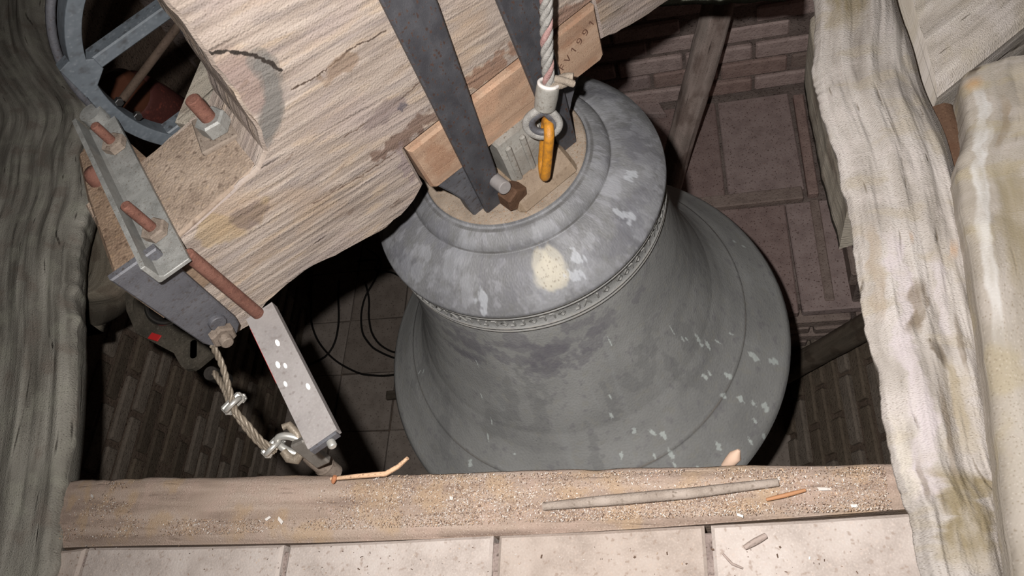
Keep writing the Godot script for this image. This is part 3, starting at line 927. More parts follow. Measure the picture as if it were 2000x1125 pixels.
func build_timbers() -> void:
	# sill across the opening
	var g := Geo.new()
	timber(g, [Vector2(-1.022, -0.278), Vector2(-0.85, -0.281), Vector2(-0.5, -0.278), Vector2(-0.15, -0.280), Vector2(0.265, -0.279)], [Vector2(-1.0, -0.176), Vector2(-0.85, -0.180), Vector2(-0.5, -0.186), Vector2(-0.15, -0.200), Vector2(0.265, -0.228)], CY - 0.985, 0.16, 0.05, 0.0, 0.004, 3, 260, 40, 0.0, 0.003)
	var sill := single("sill_beam", g, M.sill, Vector3(-0.45, CY - 1.06, -0.23), "dusty tan timber sill strewn with crumbs along the opening", "beam")
	sill.set_meta("kind", "thing")
	# dark timber on the far side
	g = Geo.new()
	var e1 := [Vector2(-0.941, 0.338), Vector2(-0.953, -0.019), Vector2(-0.959, -0.135), Vector2(-0.988, -0.289), Vector2(-1.041, -0.473), Vector2(-1.089, -0.598), Vector2(-1.131, -0.724), Vector2(-1.146, -0.835), Vector2(-1.179, -0.941), Vector2(-1.205, -1.052), Vector2(-1.313, -1.172), Vector2(-1.426, -1.303), Vector2(-1.514, -1.467), Vector2(-1.566, -1.660)]
	var e2 := []
	for k in e1.size(): e2.append(Vector2(-1.40 - 0.035 * k, e1[k].y - 0.04))
	timber(g, e1, e2, CY - 0.955, 0.24, 0.30, 0.05, 0.011, 12, 320, 90, 0.012, 0.014)
	single("dark_timber", g, M.dark, Vector3(-1.5, CY - 1.2, -0.7), "long dark greenish weathered timber with deep grooves, cut away round the wheel", "beam")
	# grey block tucked against it
	g = Geo.new()
	timber(g, [Vector2(-1.22, -0.673), Vector2(-1.175, -0.672), Vector2(-1.128, -0.69), Vector2(-1.138, -0.77), Vector2(-1.20, -0.90), Vector2(-1.24, -0.99)], [Vector2(-1.30, -0.675), Vector2(-1.30, -0.69), Vector2(-1.32, -0.74), Vector2(-1.34, -0.82), Vector2(-1.37, -0.92), Vector2(-1.40, -1.0)], CY - 1.085, 0.17, 0.16, 0.02, 0.006, 15, 60, 40)
	single("timber_block", g, tinted(M.grey, s(205, 202, 196)), Vector3(-1.22, CY - 1.25, -0.83), "short grey timber block wedged against the dark timber", "block")
	# pale timbers on the other side: rough inner one, smooth cream one, one slanting away, a loose plank under the edge
	g = Geo.new()
	timber(g, [Vector2(0.205, 0.32), Vector2(0.19, 0.0), Vector2(0.182, -0.130), Vector2(0.182, -0.191), Vector2(0.175, -0.241), Vector2(0.177, -0.335), Vector2(0.175, -0.398), Vector2(0.177, -0.479), Vector2(0.180, -0.567), Vector2(0.178, -0.656), Vector2(0.170, -0.736), Vector2(0.171, -0.801), Vector2(0.189, -0.929), Vector2(0.19, -1.2), Vector2(0.2, -1.6), Vector2(0.2, -2.12)], [Vector2(0.24, 0.32), Vector2(0.25, 0.0), Vector2(0.260, -0.129), Vector2(0.268, -0.19), Vector2(0.274, -0.238), Vector2(0.283, -0.336), Vector2(0.290, -0.398), Vector2(0.297, -0.47), Vector2(0.305, -0.56), Vector2(0.308, -0.65), Vector2(0.298, -0.735), Vector2(0.297, -0.801), Vector2(0.295, -0.93), Vector2(0.32, -1.2), Vector2(0.36, -1.6), Vector2(0.38, -2.12)], CY - 0.848, 0.138, 0.09, 0.0, 0.013, 7, 460, 100, 0.008, 0.004)
	single("rough_timber", g, M.rough, Vector3(0.25, CY - 1.06, -0.7), "rough pale weathered timber with long ridges edging the opening", "beam")
	g = Geo.new()
	timber(g, [Vector2(0.235, 0.320), Vector2(0.245, 0.000), Vector2(0.252, -0.125), Vector2(0.265, -0.230), Vector2(0.274, -0.325), Vector2(0.287, -0.445), Vector2(0.291, -0.511), Vector2(0.296, -0.568), Vector2(0.308, -0.604), Vector2(0.321, -0.633), Vector2(0.328, -0.672), Vector2(0.331, -0.713), Vector2(0.337, -0.722)], [Vector2(0.64, 0.320), Vector2(0.64, 0.000), Vector2(0.64, -0.125), Vector2(0.64, -0.230), Vector2(0.64, -0.325), Vector2(0.64, -0.445), Vector2(0.64, -0.511), Vector2(0.64, -0.568), Vector2(0.64, -0.604), Vector2(0.64, -0.633), Vector2(0.64, -0.672), Vector2(0.64, -0.713), Vector2(0.64, -0.742)], CY - 0.812, 0.172, 0.0, 0.0, 0.006, 9, 260, 90, 0.004, 0.003)
	single("cream_timber", g, M.cream, Vector3(0.45, CY - 1.06, -0.2), "smooth cream timber with a rounded end lying along the rough pale one", "beam")
	g = Geo.new()
	var q := Vector2(0.78, -0.626)
	var ca := Vector2(0.31, -1.08)
	var cb := Vector2(0.312, -0.72)
	timber(g, [ca, ca + q * 0.2, ca + q * 0.5, ca + q * 0.9], [cb, cb + q * 0.2, cb + q * 0.5, cb + q * 0.9], CY - 0.852, 0.135, 0.0, 0.0, 0.006, 19, 160, 60, 0.0, 0.004)
	single("slanting_timber", g, M.pale, Vector3(0.6, CY - 1.06, -0.9), "pale grey timber with diagonal grain butting against the rough and cream ones", "beam")
	g = Geo.new()
	timber(g, [Vector2(0.308, -0.59), Vector2(0.308, -0.64), Vector2(0.304, -0.712)], [Vector2(0.335, -0.59), Vector2(0.338, -0.64), Vector2(0.335, -0.712)], CY - 0.862, 0.12, 0.0, 0.0, 0.006, 23, 30, 20)
	single("tenon_stub", g, tinted(M.brown, s(150, 140, 134)), Vector3(0.335, CY - 1.05, -0.65), "dark brown stub of a joint in the notch between the pale timbers", "tenon")
	g = Geo.new()
	timber(g, [Vector2(0.196, -0.612), Vector2(0.193, -0.70), Vector2(0.187, -0.80), Vector2(0.190, -0.95)], [Vector2(0.225, -0.612), Vector2(0.225, -0.70), Vector2(0.225, -0.80), Vector2(0.225, -0.95)], CY - 0.905, 0.13, 0.0, 0.0, 0.003, 29, 60, 20, 0.0, 0.004)
	single("loose_plank", g, M.grey, Vector3(0.21, CY - 1.02, -0.78), "short grey plank on edge below the rough pale timber", "plank")
	# cross beam that carries the far end of the headstock
	g = Geo.new()
	timber(g, [Vector2(-0.45, -1.262), Vector2(-0.01, -1.186), Vector2(0.10, -1.167), Vector2(0.185, -1.153)], [Vector2(-0.45, -1.42), Vector2(-0.01, -1.345), Vector2(0.10, -1.327), Vector2(0.185, -1.313)], CY - 0.88, 0.17, 0.0, 0.0, 0.004, 33, 80, 30)
	single("cross_beam", g, tinted(M.pale, s(225, 240, 225)), Vector3(0.0, CY - 1.06, -1.22), "pale greenish cross beam under the far end of the headstock", "beam")

# ================================================================ bell
func build_bell() -> void:
	var t := thing("bell", "large grey bronze bell streaked with pale droppings hanging under the headstock", "bell", BELL)
	var g := Geo.new()
	var segs := 180
	var ps := PackedVector3Array()
	var uv := PackedVector2Array()
	var run := 0.0
	for k in bell_prof.size():
		var q := bell_prof[k]
		if k: run += q.distance_to(bell_prof[k - 1])
		for b in segs + 1:
			var an := TAU * b / segs
			ps.append(BELL + Vector3(cos(an) * q.x, q.y, sin(an) * q.x))
			uv.append(Vector2(float(b) / segs, run / 1.1))
	g.grid(ps, uv, bell_prof.size(), segs + 1, false, 20 * (segs + 1), Vector3.RIGHT)
	part("bell_body", g, M.bell, t)
	# inside face
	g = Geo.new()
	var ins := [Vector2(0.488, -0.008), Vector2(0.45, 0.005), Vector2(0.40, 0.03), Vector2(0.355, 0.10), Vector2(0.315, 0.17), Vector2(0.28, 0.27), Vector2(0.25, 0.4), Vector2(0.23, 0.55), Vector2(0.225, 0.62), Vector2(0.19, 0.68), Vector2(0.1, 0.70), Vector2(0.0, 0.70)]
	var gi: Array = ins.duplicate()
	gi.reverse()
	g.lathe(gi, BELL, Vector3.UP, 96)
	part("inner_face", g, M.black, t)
	g = Geo.new()
	g.lathe([Vector2(0.0, 0.7575), Vector2(0.06, 0.7572), Vector2(0.12, 0.7565), Vector2(0.139, 0.7555), Vector2(0.143, 0.753), Vector2(0.1435, 0.748)], BELL, Vector3.UP, 96)
	part("crown_disc", g, M.crown, t, "rust-stained crown disc")
	# cast inscription band: worn raised letters too small to read
	g = Geo.new()
	var r := RandomNumberGenerator.new()
	r.seed = 77
	var ang := 0.0
	while ang < 360.0:
		var a := deg_to_rad(ang)
		var out := Vector3(cos(a), 0, sin(a))
		var tan_ := Vector3(-sin(a), 0, cos(a))
		var p := BELL + out * 0.2605 + Vector3(0, 0.63, 0)
		match r.randi() % 5:
			0, 1:
				g.box(p, tan_ * 0.0016, Vector3(0, 0.007, 0), out * 0.0016, 0.0008)
				g.box(p + tan_ * 0.004 + Vector3(0, 0.0075 * (1 if r.randf() > 0.5 else -1), 0), tan_ * 0.004, Vector3(0, 0.0015, 0), out * 0.0014, 0.0006)
			2:
				g.box(p, (tan_ * 0.5 + Vector3.UP).normalized() * 0.009, (tan_ - Vector3.UP * 0.5).normalized() * 0.0015, out * 0.0015, 0.0006)
				g.box(p + tan_ * 0.006, (Vector3.UP - tan_ * 0.5).normalized() * 0.009, (tan_ + Vector3.UP * 0.5).normalized() * 0.0015, out * 0.0015, 0.0006)
			3:
				g.tube([p + Vector3(0, 0.007, 0), p + tan_ * 0.007, p - Vector3(0, 0.007, 0), p - tan_ * 0.004], [0.0015], 6, false, null, 0.0, true)
			_:
				g.box(p, tan_ * 0.0017, Vector3(0, 0.007, 0), out * 0.0016, 0.0008)
		ang += r.randf_range(3.0, 4.2) if r.randf() > 0.15 else 6.5
	var band := part("inscription", g, tinted_flat("inscription_bronze", s(148, 147, 144)), t, "worn raised band of cast letters")
	band.set_meta("kind", "stuff")

func tinted_flat(called: String, c: Color) -> StandardMaterial3D:
	return mat(called, c, null, 0, 0.6, Vector3.ONE)

# ================================================================ headstock
func build_headstock() -> void:
	var t := thing("headstock", "massive pale wooden headstock with grey weathered grain carrying the bell", "headstock", F(0, -0.86, -0.02))
	var half := [Vector2(-0.2, -0.2), Vector2(-0.270, -0.23), Vector2(-0.284, -0.30), Vector2(-0.286, -0.45), Vector2(-0.290, -0.545), Vector2(-0.296, -0.605), Vector2(-0.305, -0.634), Vector2(-0.325, -0.646), Vector2(-0.377, -0.652), Vector2(-0.45, -0.657), Vector2(-0.520, -0.661), Vector2(-0.533, -0.672), Vector2(-0.537, -0.75), Vector2(-0.532, -0.855), Vector2(-0.478, -0.866), Vector2(-0.44, -0.848), Vector2(-0.40, -0.846), Vector2(-0.358, -0.849), Vector2(-0.335, -0.857), Vector2(-0.30, -0.868), Vector2(-0.25, -0.883), Vector2(-0.21, -0.882), Vector2(-0.18, -0.872), Vector2(-0.157, -0.858), Vector2(-0.155, -0.775)]
	var other := [Vector2(0.197, -0.775), Vector2(0.199, -0.853), Vector2(0.225, -0.862), Vector2(0.28, -0.872), Vector2(0.34, -0.879), Vector2(0.40, -0.868), Vector2(0.46, -0.868), Vector2(0.535, -0.862), Vector2(0.54, -0.70), Vector2(0.53, -0.67), Vector2(0.33, -0.65), Vector2(0.3, -0.62), Vector2(0.286, -0.45), Vector2(0.284, -0.30), Vector2(0.27, -0.23), Vector2(0.2, -0.2)]
	var raw: Array = half + other
	var fn := FastNoiseLite.new()
	fn.seed = 4
	fn.frequency = 1.0
	var pts := PackedVector2Array()
	for k in raw.size():
		var a: Vector2 = raw[k]
		var b: Vector2 = raw[(k + 1) % raw.size()]
		var n := maxi(1, int(a.distance_to(b) / 0.012))
		var straight := k == half.size() - 2 or k == half.size() - 1 or k == half.size()
		for j in n:
			var p := a.lerp(b, float(j) / n)
			if not straight: p += Vector2(fn.get_noise_2d(p.x * 30, p.y * 30), fn.get_noise_2d(p.x * 30 + 9, p.y * 30)) * 0.0035
			pts.append(p)
	var g := Geo.new()
	g.prism(pts, F(0, 0, 0.062), D, Vector3.UP, MV, 0.162, 0.004)
	part("beam", g, M.head, t)
	g = Geo.new()
	var du := PackedVector2Array()
	for q in [[-0.528, -0.060], [-0.45, -0.063], [-0.38, -0.062], [-0.335, -0.058], [-0.308, -0.050], [-0.300, 0.02], [-0.31, 0.085], [-0.40, 0.093], [-0.528, 0.095]]:
		du.append(Vector2(q[0], q[1] * 1.0) + Vector2(fn.get_noise_2d(q[0] * 90, 1), fn.get_noise_2d(q[0] * 90, 7)) * 0.006)
	var de := (D + Vector3.UP * 0.045).normalized()
	g.prism(du, F(0, -0.632, 0), de, -MV, de.cross(-MV).normalized() * (1.0 if de.cross(-MV).y > 0 else -1.0), 0.008, 0.003)
	part("dust_layer", g, M.dust, t, "brownish dust caked on the shoulder")
	g = Geo.new()
	var eb := PackedVector2Array()
	for q in [[-0.541, -0.064], [-0.468, -0.0645], [-0.43, 0.10], [-0.445, 0.195], [-0.480, 0.20], [-0.505, 0.185], [-0.522, 0.10]]:
		eb.append(Vector2(q[0], q[1]))
	g.prism(eb, F(0, -0.651, 0), D, -MV, Vector3.UP, 0.10, 0.006)
	part("end_block", g, tinted(M.dust, s(226, 216, 206)), t, "brown dusty block under the steel angle")
	# let-in packing block with its stamped mark
	g = Geo.new()
	var pb := PackedVector2Array([Vector2(-0.153, -0.779), Vector2(-0.15, -0.868), Vector2(-0.143, -0.876), Vector2(0.185, -0.882), Vector2(0.194, -0.874), Vector2(0.195, -0.779)])
	g.prism(pb, F(0, 0, 0.068), D, Vector3.UP, MV, 0.165, 0.004)
	var blk := part("packing_block", g, M.brown, t, "newer reddish-brown packing block with a stamped mark")
	var tm := TextMesh.new()
	var font := SystemFont.new()
	font.font_names = PackedStringArray(["Droid Sans"])
	tm.font = font
	tm.text = "J F V 1 9 9 1"
	tm.font_size = 64
	tm.pixel_size = 0.001
	tm.depth = 0.002
	tm.material = M.ink
	var mi := MeshInstance3D.new()
	mi.name = "lettering"
	mi.mesh = tm
	var e1 := (D * 0.88 + Vector3.UP * 0.47).normalized()
	var e2 := (Vector3.UP * 0.88 - D * 0.47).normalized()
	var k := 0.093 / tm.get_aabb().size.x
	mi.transform = Transform3D(Basis(e1 * k, e2 * k * 0.9, MV * 0.3), F(0.1445, -0.822, 0.0681) - base_of(blk))
	blk.add_child(mi, true)
	# flat iron straps down to the bell's crown
	for st in [[-0.094, -0.037, -0.094, -0.054, -0.997], [0.042, 0.104, 0.064, 0.1, -1.0]]:
		g = Geo.new()
		var p := PackedVector2Array([Vector2(st[0], -0.26), Vector2(st[1], -0.26), Vector2(st[1] + 0.006, -0.6), Vector2(st[3], st[4]), Vector2(st[2], st[4]), Vector2(st[0], -0.6)])
		g.prism(p, F(0, 0, 0.080), D, Vector3.UP, MV, 0.012, 0.0025, Vector2(-st[0], 0))
		part("iron_strap", g, M.strap, t)
	# curved fork plates outside the straps
	for f in [[[-0.142, -0.872], [-0.086, -0.872], [-0.084, -0.995], [-0.112, -0.990], [-0.114, -0.945], [-0.127, -0.908]], [[0.145, -0.878], [0.085, -0.876], [0.085, -1.0], [0.101, -0.996], [0.106, -0.945], [0.122, -0.912]]]:
		g = Geo.new()
		var p := PackedVector2Array()
		for q in f: p.append(Vector2(q[0], q[1]))
		g.prism(p, F(0, 0, 0.066), D, Vector3.UP, MV, 0.03, 0.003)
		part("fork_plate", g, M.steel, t, "dark curved fork plate")
	# ribbed cast lug between the straps, with its base
	g = Geo.new()
	var prof := PackedVector2Array([Vector2(-0.05, -0.878), Vector2(0.082, -0.872), Vector2(0.088, -0.90), Vector2(0.090, -0.955), Vector2(0.085, -0.962), Vector2(-0.05, -0.962)])
	g.prism(prof, F(0.047, 0, 0), MV, Vector3.UP, D, 0.082, 0.004)
	var lug := part("cast_lug", g, M.cast, t, "grey ribbed iron casting")
	for x in [-0.022, 0.006, 0.034]:
		g = Geo.new()
		g.box(F(x, -0.918, 0.089), D * 0.005, Vector3(0, 0.04, 0), MV * 0.004, 0.003)
		part("rib", g, M.cast, lug)
	g = Geo.new()
	prof = PackedVector2Array([Vector2(0.03, -0.955), Vector2(0.092, -0.955), Vector2(0.118, -0.972), Vector2(0.128, -0.984), Vector2(0.124, -0.993), Vector2(0.03, -0.993)])
	g.prism(prof, F(0.066, 0, 0), MV, Vector3.UP, D, 0.122, 0.008)
	part("lug_base", g, M.castbrown, t, "brownish rounded base of the casting")
	# through bolt with hexagon nut
	g = Geo.new()
	g.cyl(F(-0.058, -0.938, 0.055), F(-0.058, -0.928, 0.108), 0.0115)
	var bo := part("through_bolt", g, M.white, t)
	g = Geo.new()
	g.hexnut(F(-0.050, -0.965, 0.085), (MV + D * 0.1).normalized(), 0.0225, 0.03, 0.3)
	part("hexagon_nut", g, tinted(M.iron, s(190, 160, 140)), bo, "brown rusted nut")
	# grey packing piece on the shoulder, square washer plate and anchor bolt
	g = Geo.new()
	g.prism(PackedVector2Array([Vector2(-0.372, 0.115), Vector2(-0.325, 0.03), Vector2(-0.287, 0.03), Vector2(-0.287, 0.19), Vector2(-0.295, 0.19)]), F(0, -0.649, 0), D, -MV, Vector3.UP, 0.05, 0.003)
	part("packing_piece", g, M.grey, t)
	g = Geo.new()
	g.box(F(-0.3355, -0.645, -0.043), D * 0.0255 + MV * 0.006, Vector3(0, 0.004, 0), MV * 0.033 - D * 0.007, 0.002)
	var wp := part("washer_plate", g, M.iron, t)
	g = Geo.new()
	g.cyl(F(-0.332, -0.642, -0.036), F(-0.332, -0.585, -0.036), 0.010)
	part("anchor_bolt", g, M.rust, wp, "rusty threaded bolt end")
	g = Geo.new()
	g.hexnut(F(-0.332, -0.641, -0.036), Vector3.UP, 0.021, 0.022)
	part("nut", g, M.zinc, wp)
	g = Geo.new()
	g.tube([F(-0.494, -0.655, -0.114), F(-0.494, -0.642, -0.114), F(-0.494, -0.634, -0.114), F(-0.494, -0.632, -0.114)], [0.015, 0.014, 0.009, 0.001], 18)
	part("bolt_head", g, M.rust, t)

# ================================================================ clamp angle, rods, hanger, channel
func build_clamp() -> void:
	var y0 := -0.648
	var t := thing("clamp_angle", "galvanised steel angle clamped across the end of the headstock with rusty studs", "angle iron", F(-0.465, y0, -0.04))
	var ax := (MV - D * 0.062).normalized()          # the angle runs very slightly askew
	var sx := Vector3.UP.cross(ax)
	var o := F(-0.4505, y0, 0.1185)                   # near corner of its flat flange
	var g := Geo.new()
	var pr := PackedVector2Array()
	for q in [[0.0, 0.0], [0.0, 0.006], [-0.034, 0.006], [-0.0375, 0.010], [-0.0385, 0.034], [-0.0445, 0.034], [-0.0445, 0.002], [-0.042, 0.0]]: pr.append(Vector2(q[0], q[1]))
	g.prism(pr, o, sx, Vector3.UP, ax, 0.312, 0.0008)
	part("angle", g, M.zinc, t)
	for st in [[-0.4645, 0.052, 0.066, 0.0066], [-0.450, -0.132, 0.05, 0.0066]]:
		g = Geo.new()
		g.cyl(F(st[0], y0, st[1]), F(st[0], y0 + st[2], st[1]), st[3])
		var rod := part("stud", g, M.rust, t, "rusty threaded stud")
		g = Geo.new()
		g.hexnut(F(st[0], y0 + 0.006, st[1]), Vector3.UP, 0.0165, 0.013, 0.4)
		part("nut", g, M.iron, rod)
	# long rod down to the channel, just in front of the timber
	g = Geo.new()
	g.cyl(F(-0.4515, y0 - 0.003, 0.100), F(-0.4515, -0.822, 0.100), 0.0085)
	part("tie_rod", g, M.rust, t, "long rusty rod")
	g = Geo.new()
	g.box(o + sx * -0.0448 + ax * -0.045 + Vector3(0, 0.012, 0), ax * 0.013, Vector3(0, 0.004, 0), sx * 0.0008, 0.0002)
	part("paint_mark", g, M.red, t, "small red paint stroke")
	g = Geo.new()
	g.tube([F(-0.452, -0.645, -0.205), F(-0.452, -0.625, -0.205)], [0.016, 0.016], 20)
	part("pipe_end", g, M.zinc, t)
	# flat hanger bar bolted below
	t = thing("hanger_bar", "dark flat iron bar hanging beside the rusty rod, bolted at its foot", "hanger", F(-0.505, -0.82, 0.09))
	g = Geo.new()
	var p := PackedVector2Array([Vector2(-0.534, -0.625), Vector2(-0.472, -0.628), Vector2(-0.478, -0.80)])
	for k in 7:
		var an := -PI * k / 6.0
		p.append(Vector2(-0.505 + 0.027 * cos(an), -0.805 + 0.027 * sin(an)))
	g.prism(p, F(0, 0, 0.088), D, Vector3.UP, MV, 0.012, 0.002)
	part("bar", g, M.steel, t)
	g = Geo.new()
	g.cyl(F(-0.505, -0.805, 0.08), F(-0.505, -0.805, 0.113), 0.009)
	var b := part("bolt", g, M.iron, t)
	g = Geo.new()
	g.hexnut(F(-0.505, -0.805, 0.088), MV, 0.018, 0.014)
	part("nut", g, M.iron, b)
	g = Geo.new()
	g.cyl(F(-0.497, -0.785, 0.082), F(-0.497, -0.785, 0.094), 0.012)
	part("washer", g, M.steel, b)
	# white lever channel running out over the sill
	t = thing("lever_channel", "white painted steel channel spattered with droppings reaching out from the rusty rod", "channel", F(-0.47, -0.84, 0.2))
	ax = (MV - D * 0.105).normalized()
	sx = Vector3.UP.cross(ax)
	o = F(-0.4925, -0.81, 0.318)
	g = Geo.new()
	pr = PackedVector2Array()
	for q in [[0.0, 0.0], [0.0415, 0.0], [0.0415, -0.014], [0.0385, -0.014], [0.0385, -0.003], [0.003, -0.003], [0.003, -0.014], [0.0, -0.014]]: pr.append(Vector2(q[0], q[1]))
	g.prism(pr, o, sx, Vector3.UP, ax, 0.225, 0.0006)
	var ch := part("channel", g, M.white, t)
	g = Geo.new()
	g.box(o + sx * -0.0006 - ax * 0.16 + Vector3(0, -0.006, 0), ax * 0.05, Vector3(0, 0.003, 0), sx * 0.0008, 0.0002)
	part("paint_edge", g, M.red, ch, "thin red paint line")
	g = Geo.new()
	g.box(o + sx * 0.02 + ax * 0.002 + Vector3(0, -0.007, 0), sx * 0.019, Vector3(0, 0.006, 0), ax * 0.002, 0.0005)
	part("end_plate", g, M.steel, ch)
	g = Geo.new()
	g.cyl(o + sx * 0.026 + ax * 0.003 + Vector3(0, -0.008, 0), o + sx * 0.026 + ax * 0.013 + Vector3(0, -0.008, 0), 0.0055)
	part("bolt", g, M.clip, ch)
	for q in [[0.012, 0.13, 0.004], [0.02, 0.122, 0.003], [0.034, 0.075, 0.0035], [0.024, 0.16, 0.004], [0.01, 0.098, 0.003]]:
		g = Geo.new()
		var sp := []
		for k in 9:
			var an := TAU * k / 9.0
			sp.append(o + sx * (q[0] + cos(an) * q[2] * 0.6) - ax * (q[1] + sin(an) * q[2] * 1.4) + Vector3(0, 0.0006, 0))
		g.fan(sp, Vector3.UP)
		g.tube(sp, [0.0006], 5, false, null, 0.0, true)
		part("dropping", g, tinted_flat("dried_white", s(232, 230, 226)), ch)

# ================================================================ wheel
func build_wheel() -> void:
	var t := thing("ringing_wheel", "blue-grey steel wheel behind the end of the headstock with two crossbars", "wheel", F(-0.261, -0.82, -0.22))
	var g := Geo.new()
	var mid := Vector2(-0.261, -0.636)
	var at := func(r: float, an: float, a: float) -> Vector3: return F(mid.x + r * cos(an), mid.y + r * sin(an), a)
	# square-section rim
	var n := 96
	var ps := PackedVector3Array()
	var uv := PackedVector2Array()
	for k in n + 1:
		var an := TAU * k / n
		var j := 0
		for q in [[0.182, -0.205], [0.1805, -0.203], [0.163, -0.203], [0.1615, -0.205], [0.1615, -0.235], [0.163, -0.237], [0.1805, -0.237], [0.182, -0.235]]:
			ps.append(at.call(q[0], an, q[1]))
			uv.append(Vector2(an * 0.18, 0.02 * j))
			j += 1
	g.grid(ps, uv, n + 1, 8, true, 1, MV)
	var rim := part("rim", g, M.blue, t)
	# rope groove flange behind the rim
	g = Geo.new()
	var loop := []
	for k in 64: loop.append(at.call(0.188, TAU * k / 64, -0.240))
	g.tube(loop, [0.006], 8, false, null, 0.0, true)
	part("flange", g, M.steel, rim)
	for y in [-0.5775, -0.7315]:
		g = Geo.new()
		var half := sqrt(0.172 * 0.172 - pow(y - mid.y, 2.0))
		g.box(F(mid.x, y, -0.22), D * half, Vector3(0, 0.0095, 0), MV * 0.014, 0.002)
		part("crossbar", g, M.blue, t)
	g = Geo.new()
	g.cyl(F(mid.x, mid.y, -0.245), F(mid.x, mid.y, -0.095), 0.028, 28)
	part("hub", g, M.steel, t)
	g = Geo.new()
	g.box(F(mid.x, mid.y, -0.22), D * 0.014, Vector3(0, 0.085, 0), MV * 0.008, 0.002)
	part("web_plate", g, M.blue, t)
	for an in [PI + 0.02, PI + 0.24]:
		g = Geo.new()
		g.hexnut(at.call(0.154, an, -0.212), MV, 0.006, 0.008)
		part("bolt", g, M.chrome, t)
	# welded gusset where the upper crossbar meets the rim
	g = Geo.new()
	g.prism(PackedVector2Array([Vector2(-0.440, -0.556), Vector2(-0.424, -0.553), Vector2(-0.398, -0.569), Vector2(-0.398, -0.587), Vector2(-0.424, -0.604), Vector2(-0.441, -0.606)]), F(0, 0, -0.2035), D, Vector3.UP, MV, 0.02, 0.001)
	part("gusset", g, M.blue, t)
	# thin stay rod crossing behind the wheel
	g = Geo.new()
	g.cyl(F(-0.250, -0.638, -0.29), F(-0.452, -0.707, -0.30), 0.0062)
	single("stay_rod", g, tinted(M.iron, s(150, 140, 134)), F(-0.45, -0.707, -0.30), "thin rusty rod slanting across behind the wheel", "rod")
	# geared motor far down behind the wheel
	t = thing("drive_motor", "dim red motor casing with an orange cap down behind the wheel", "motor", F(-0.42, -1.05, -0.6))
	g = Geo.new()
	var m0 := F(-0.432, -0.845, -0.54)
	var m1 := F(-0.412, -0.985, -0.60)
	g.tube([m0, m0.lerp(m1, 0.03), m0.lerp(m1, 0.5), m0.lerp(m1, 0.97), m1], [0.03, 0.05, 0.055, 0.055, 0.045], 28)
	part("casing", g, M.motor_red, t)
	g = Geo.new()
	var ma := (m0 - m1).normalized()
	g.tube([m0 - ma * 0.005, m0 + ma * 0.03, m0 + ma * 0.045], [0.042, 0.040, 0.028], 24)
	part("end_cap", g, M.motor_orange, t)
	g = Geo.new()
	g.box(m1 - ma * 0.02 + Vector3(0, -0.06, 0), D * 0.05, Vector3(0, 0.05, 0), MV * 0.05, 0.006)
	part("gearbox", g, M.motor_red, t)
	# timber bearer beneath motor
	g = Geo.new()
	g.box(F(-0.42, -1.24, -0.64), D * 0.34, Vector3(0, 0.065, 0), MV * 0.08, 0.01)
	single("motor_bearer", g, M.grey, F(-0.42, -1.3, -0.64), "grey timber bearer under the red motor", "beam")

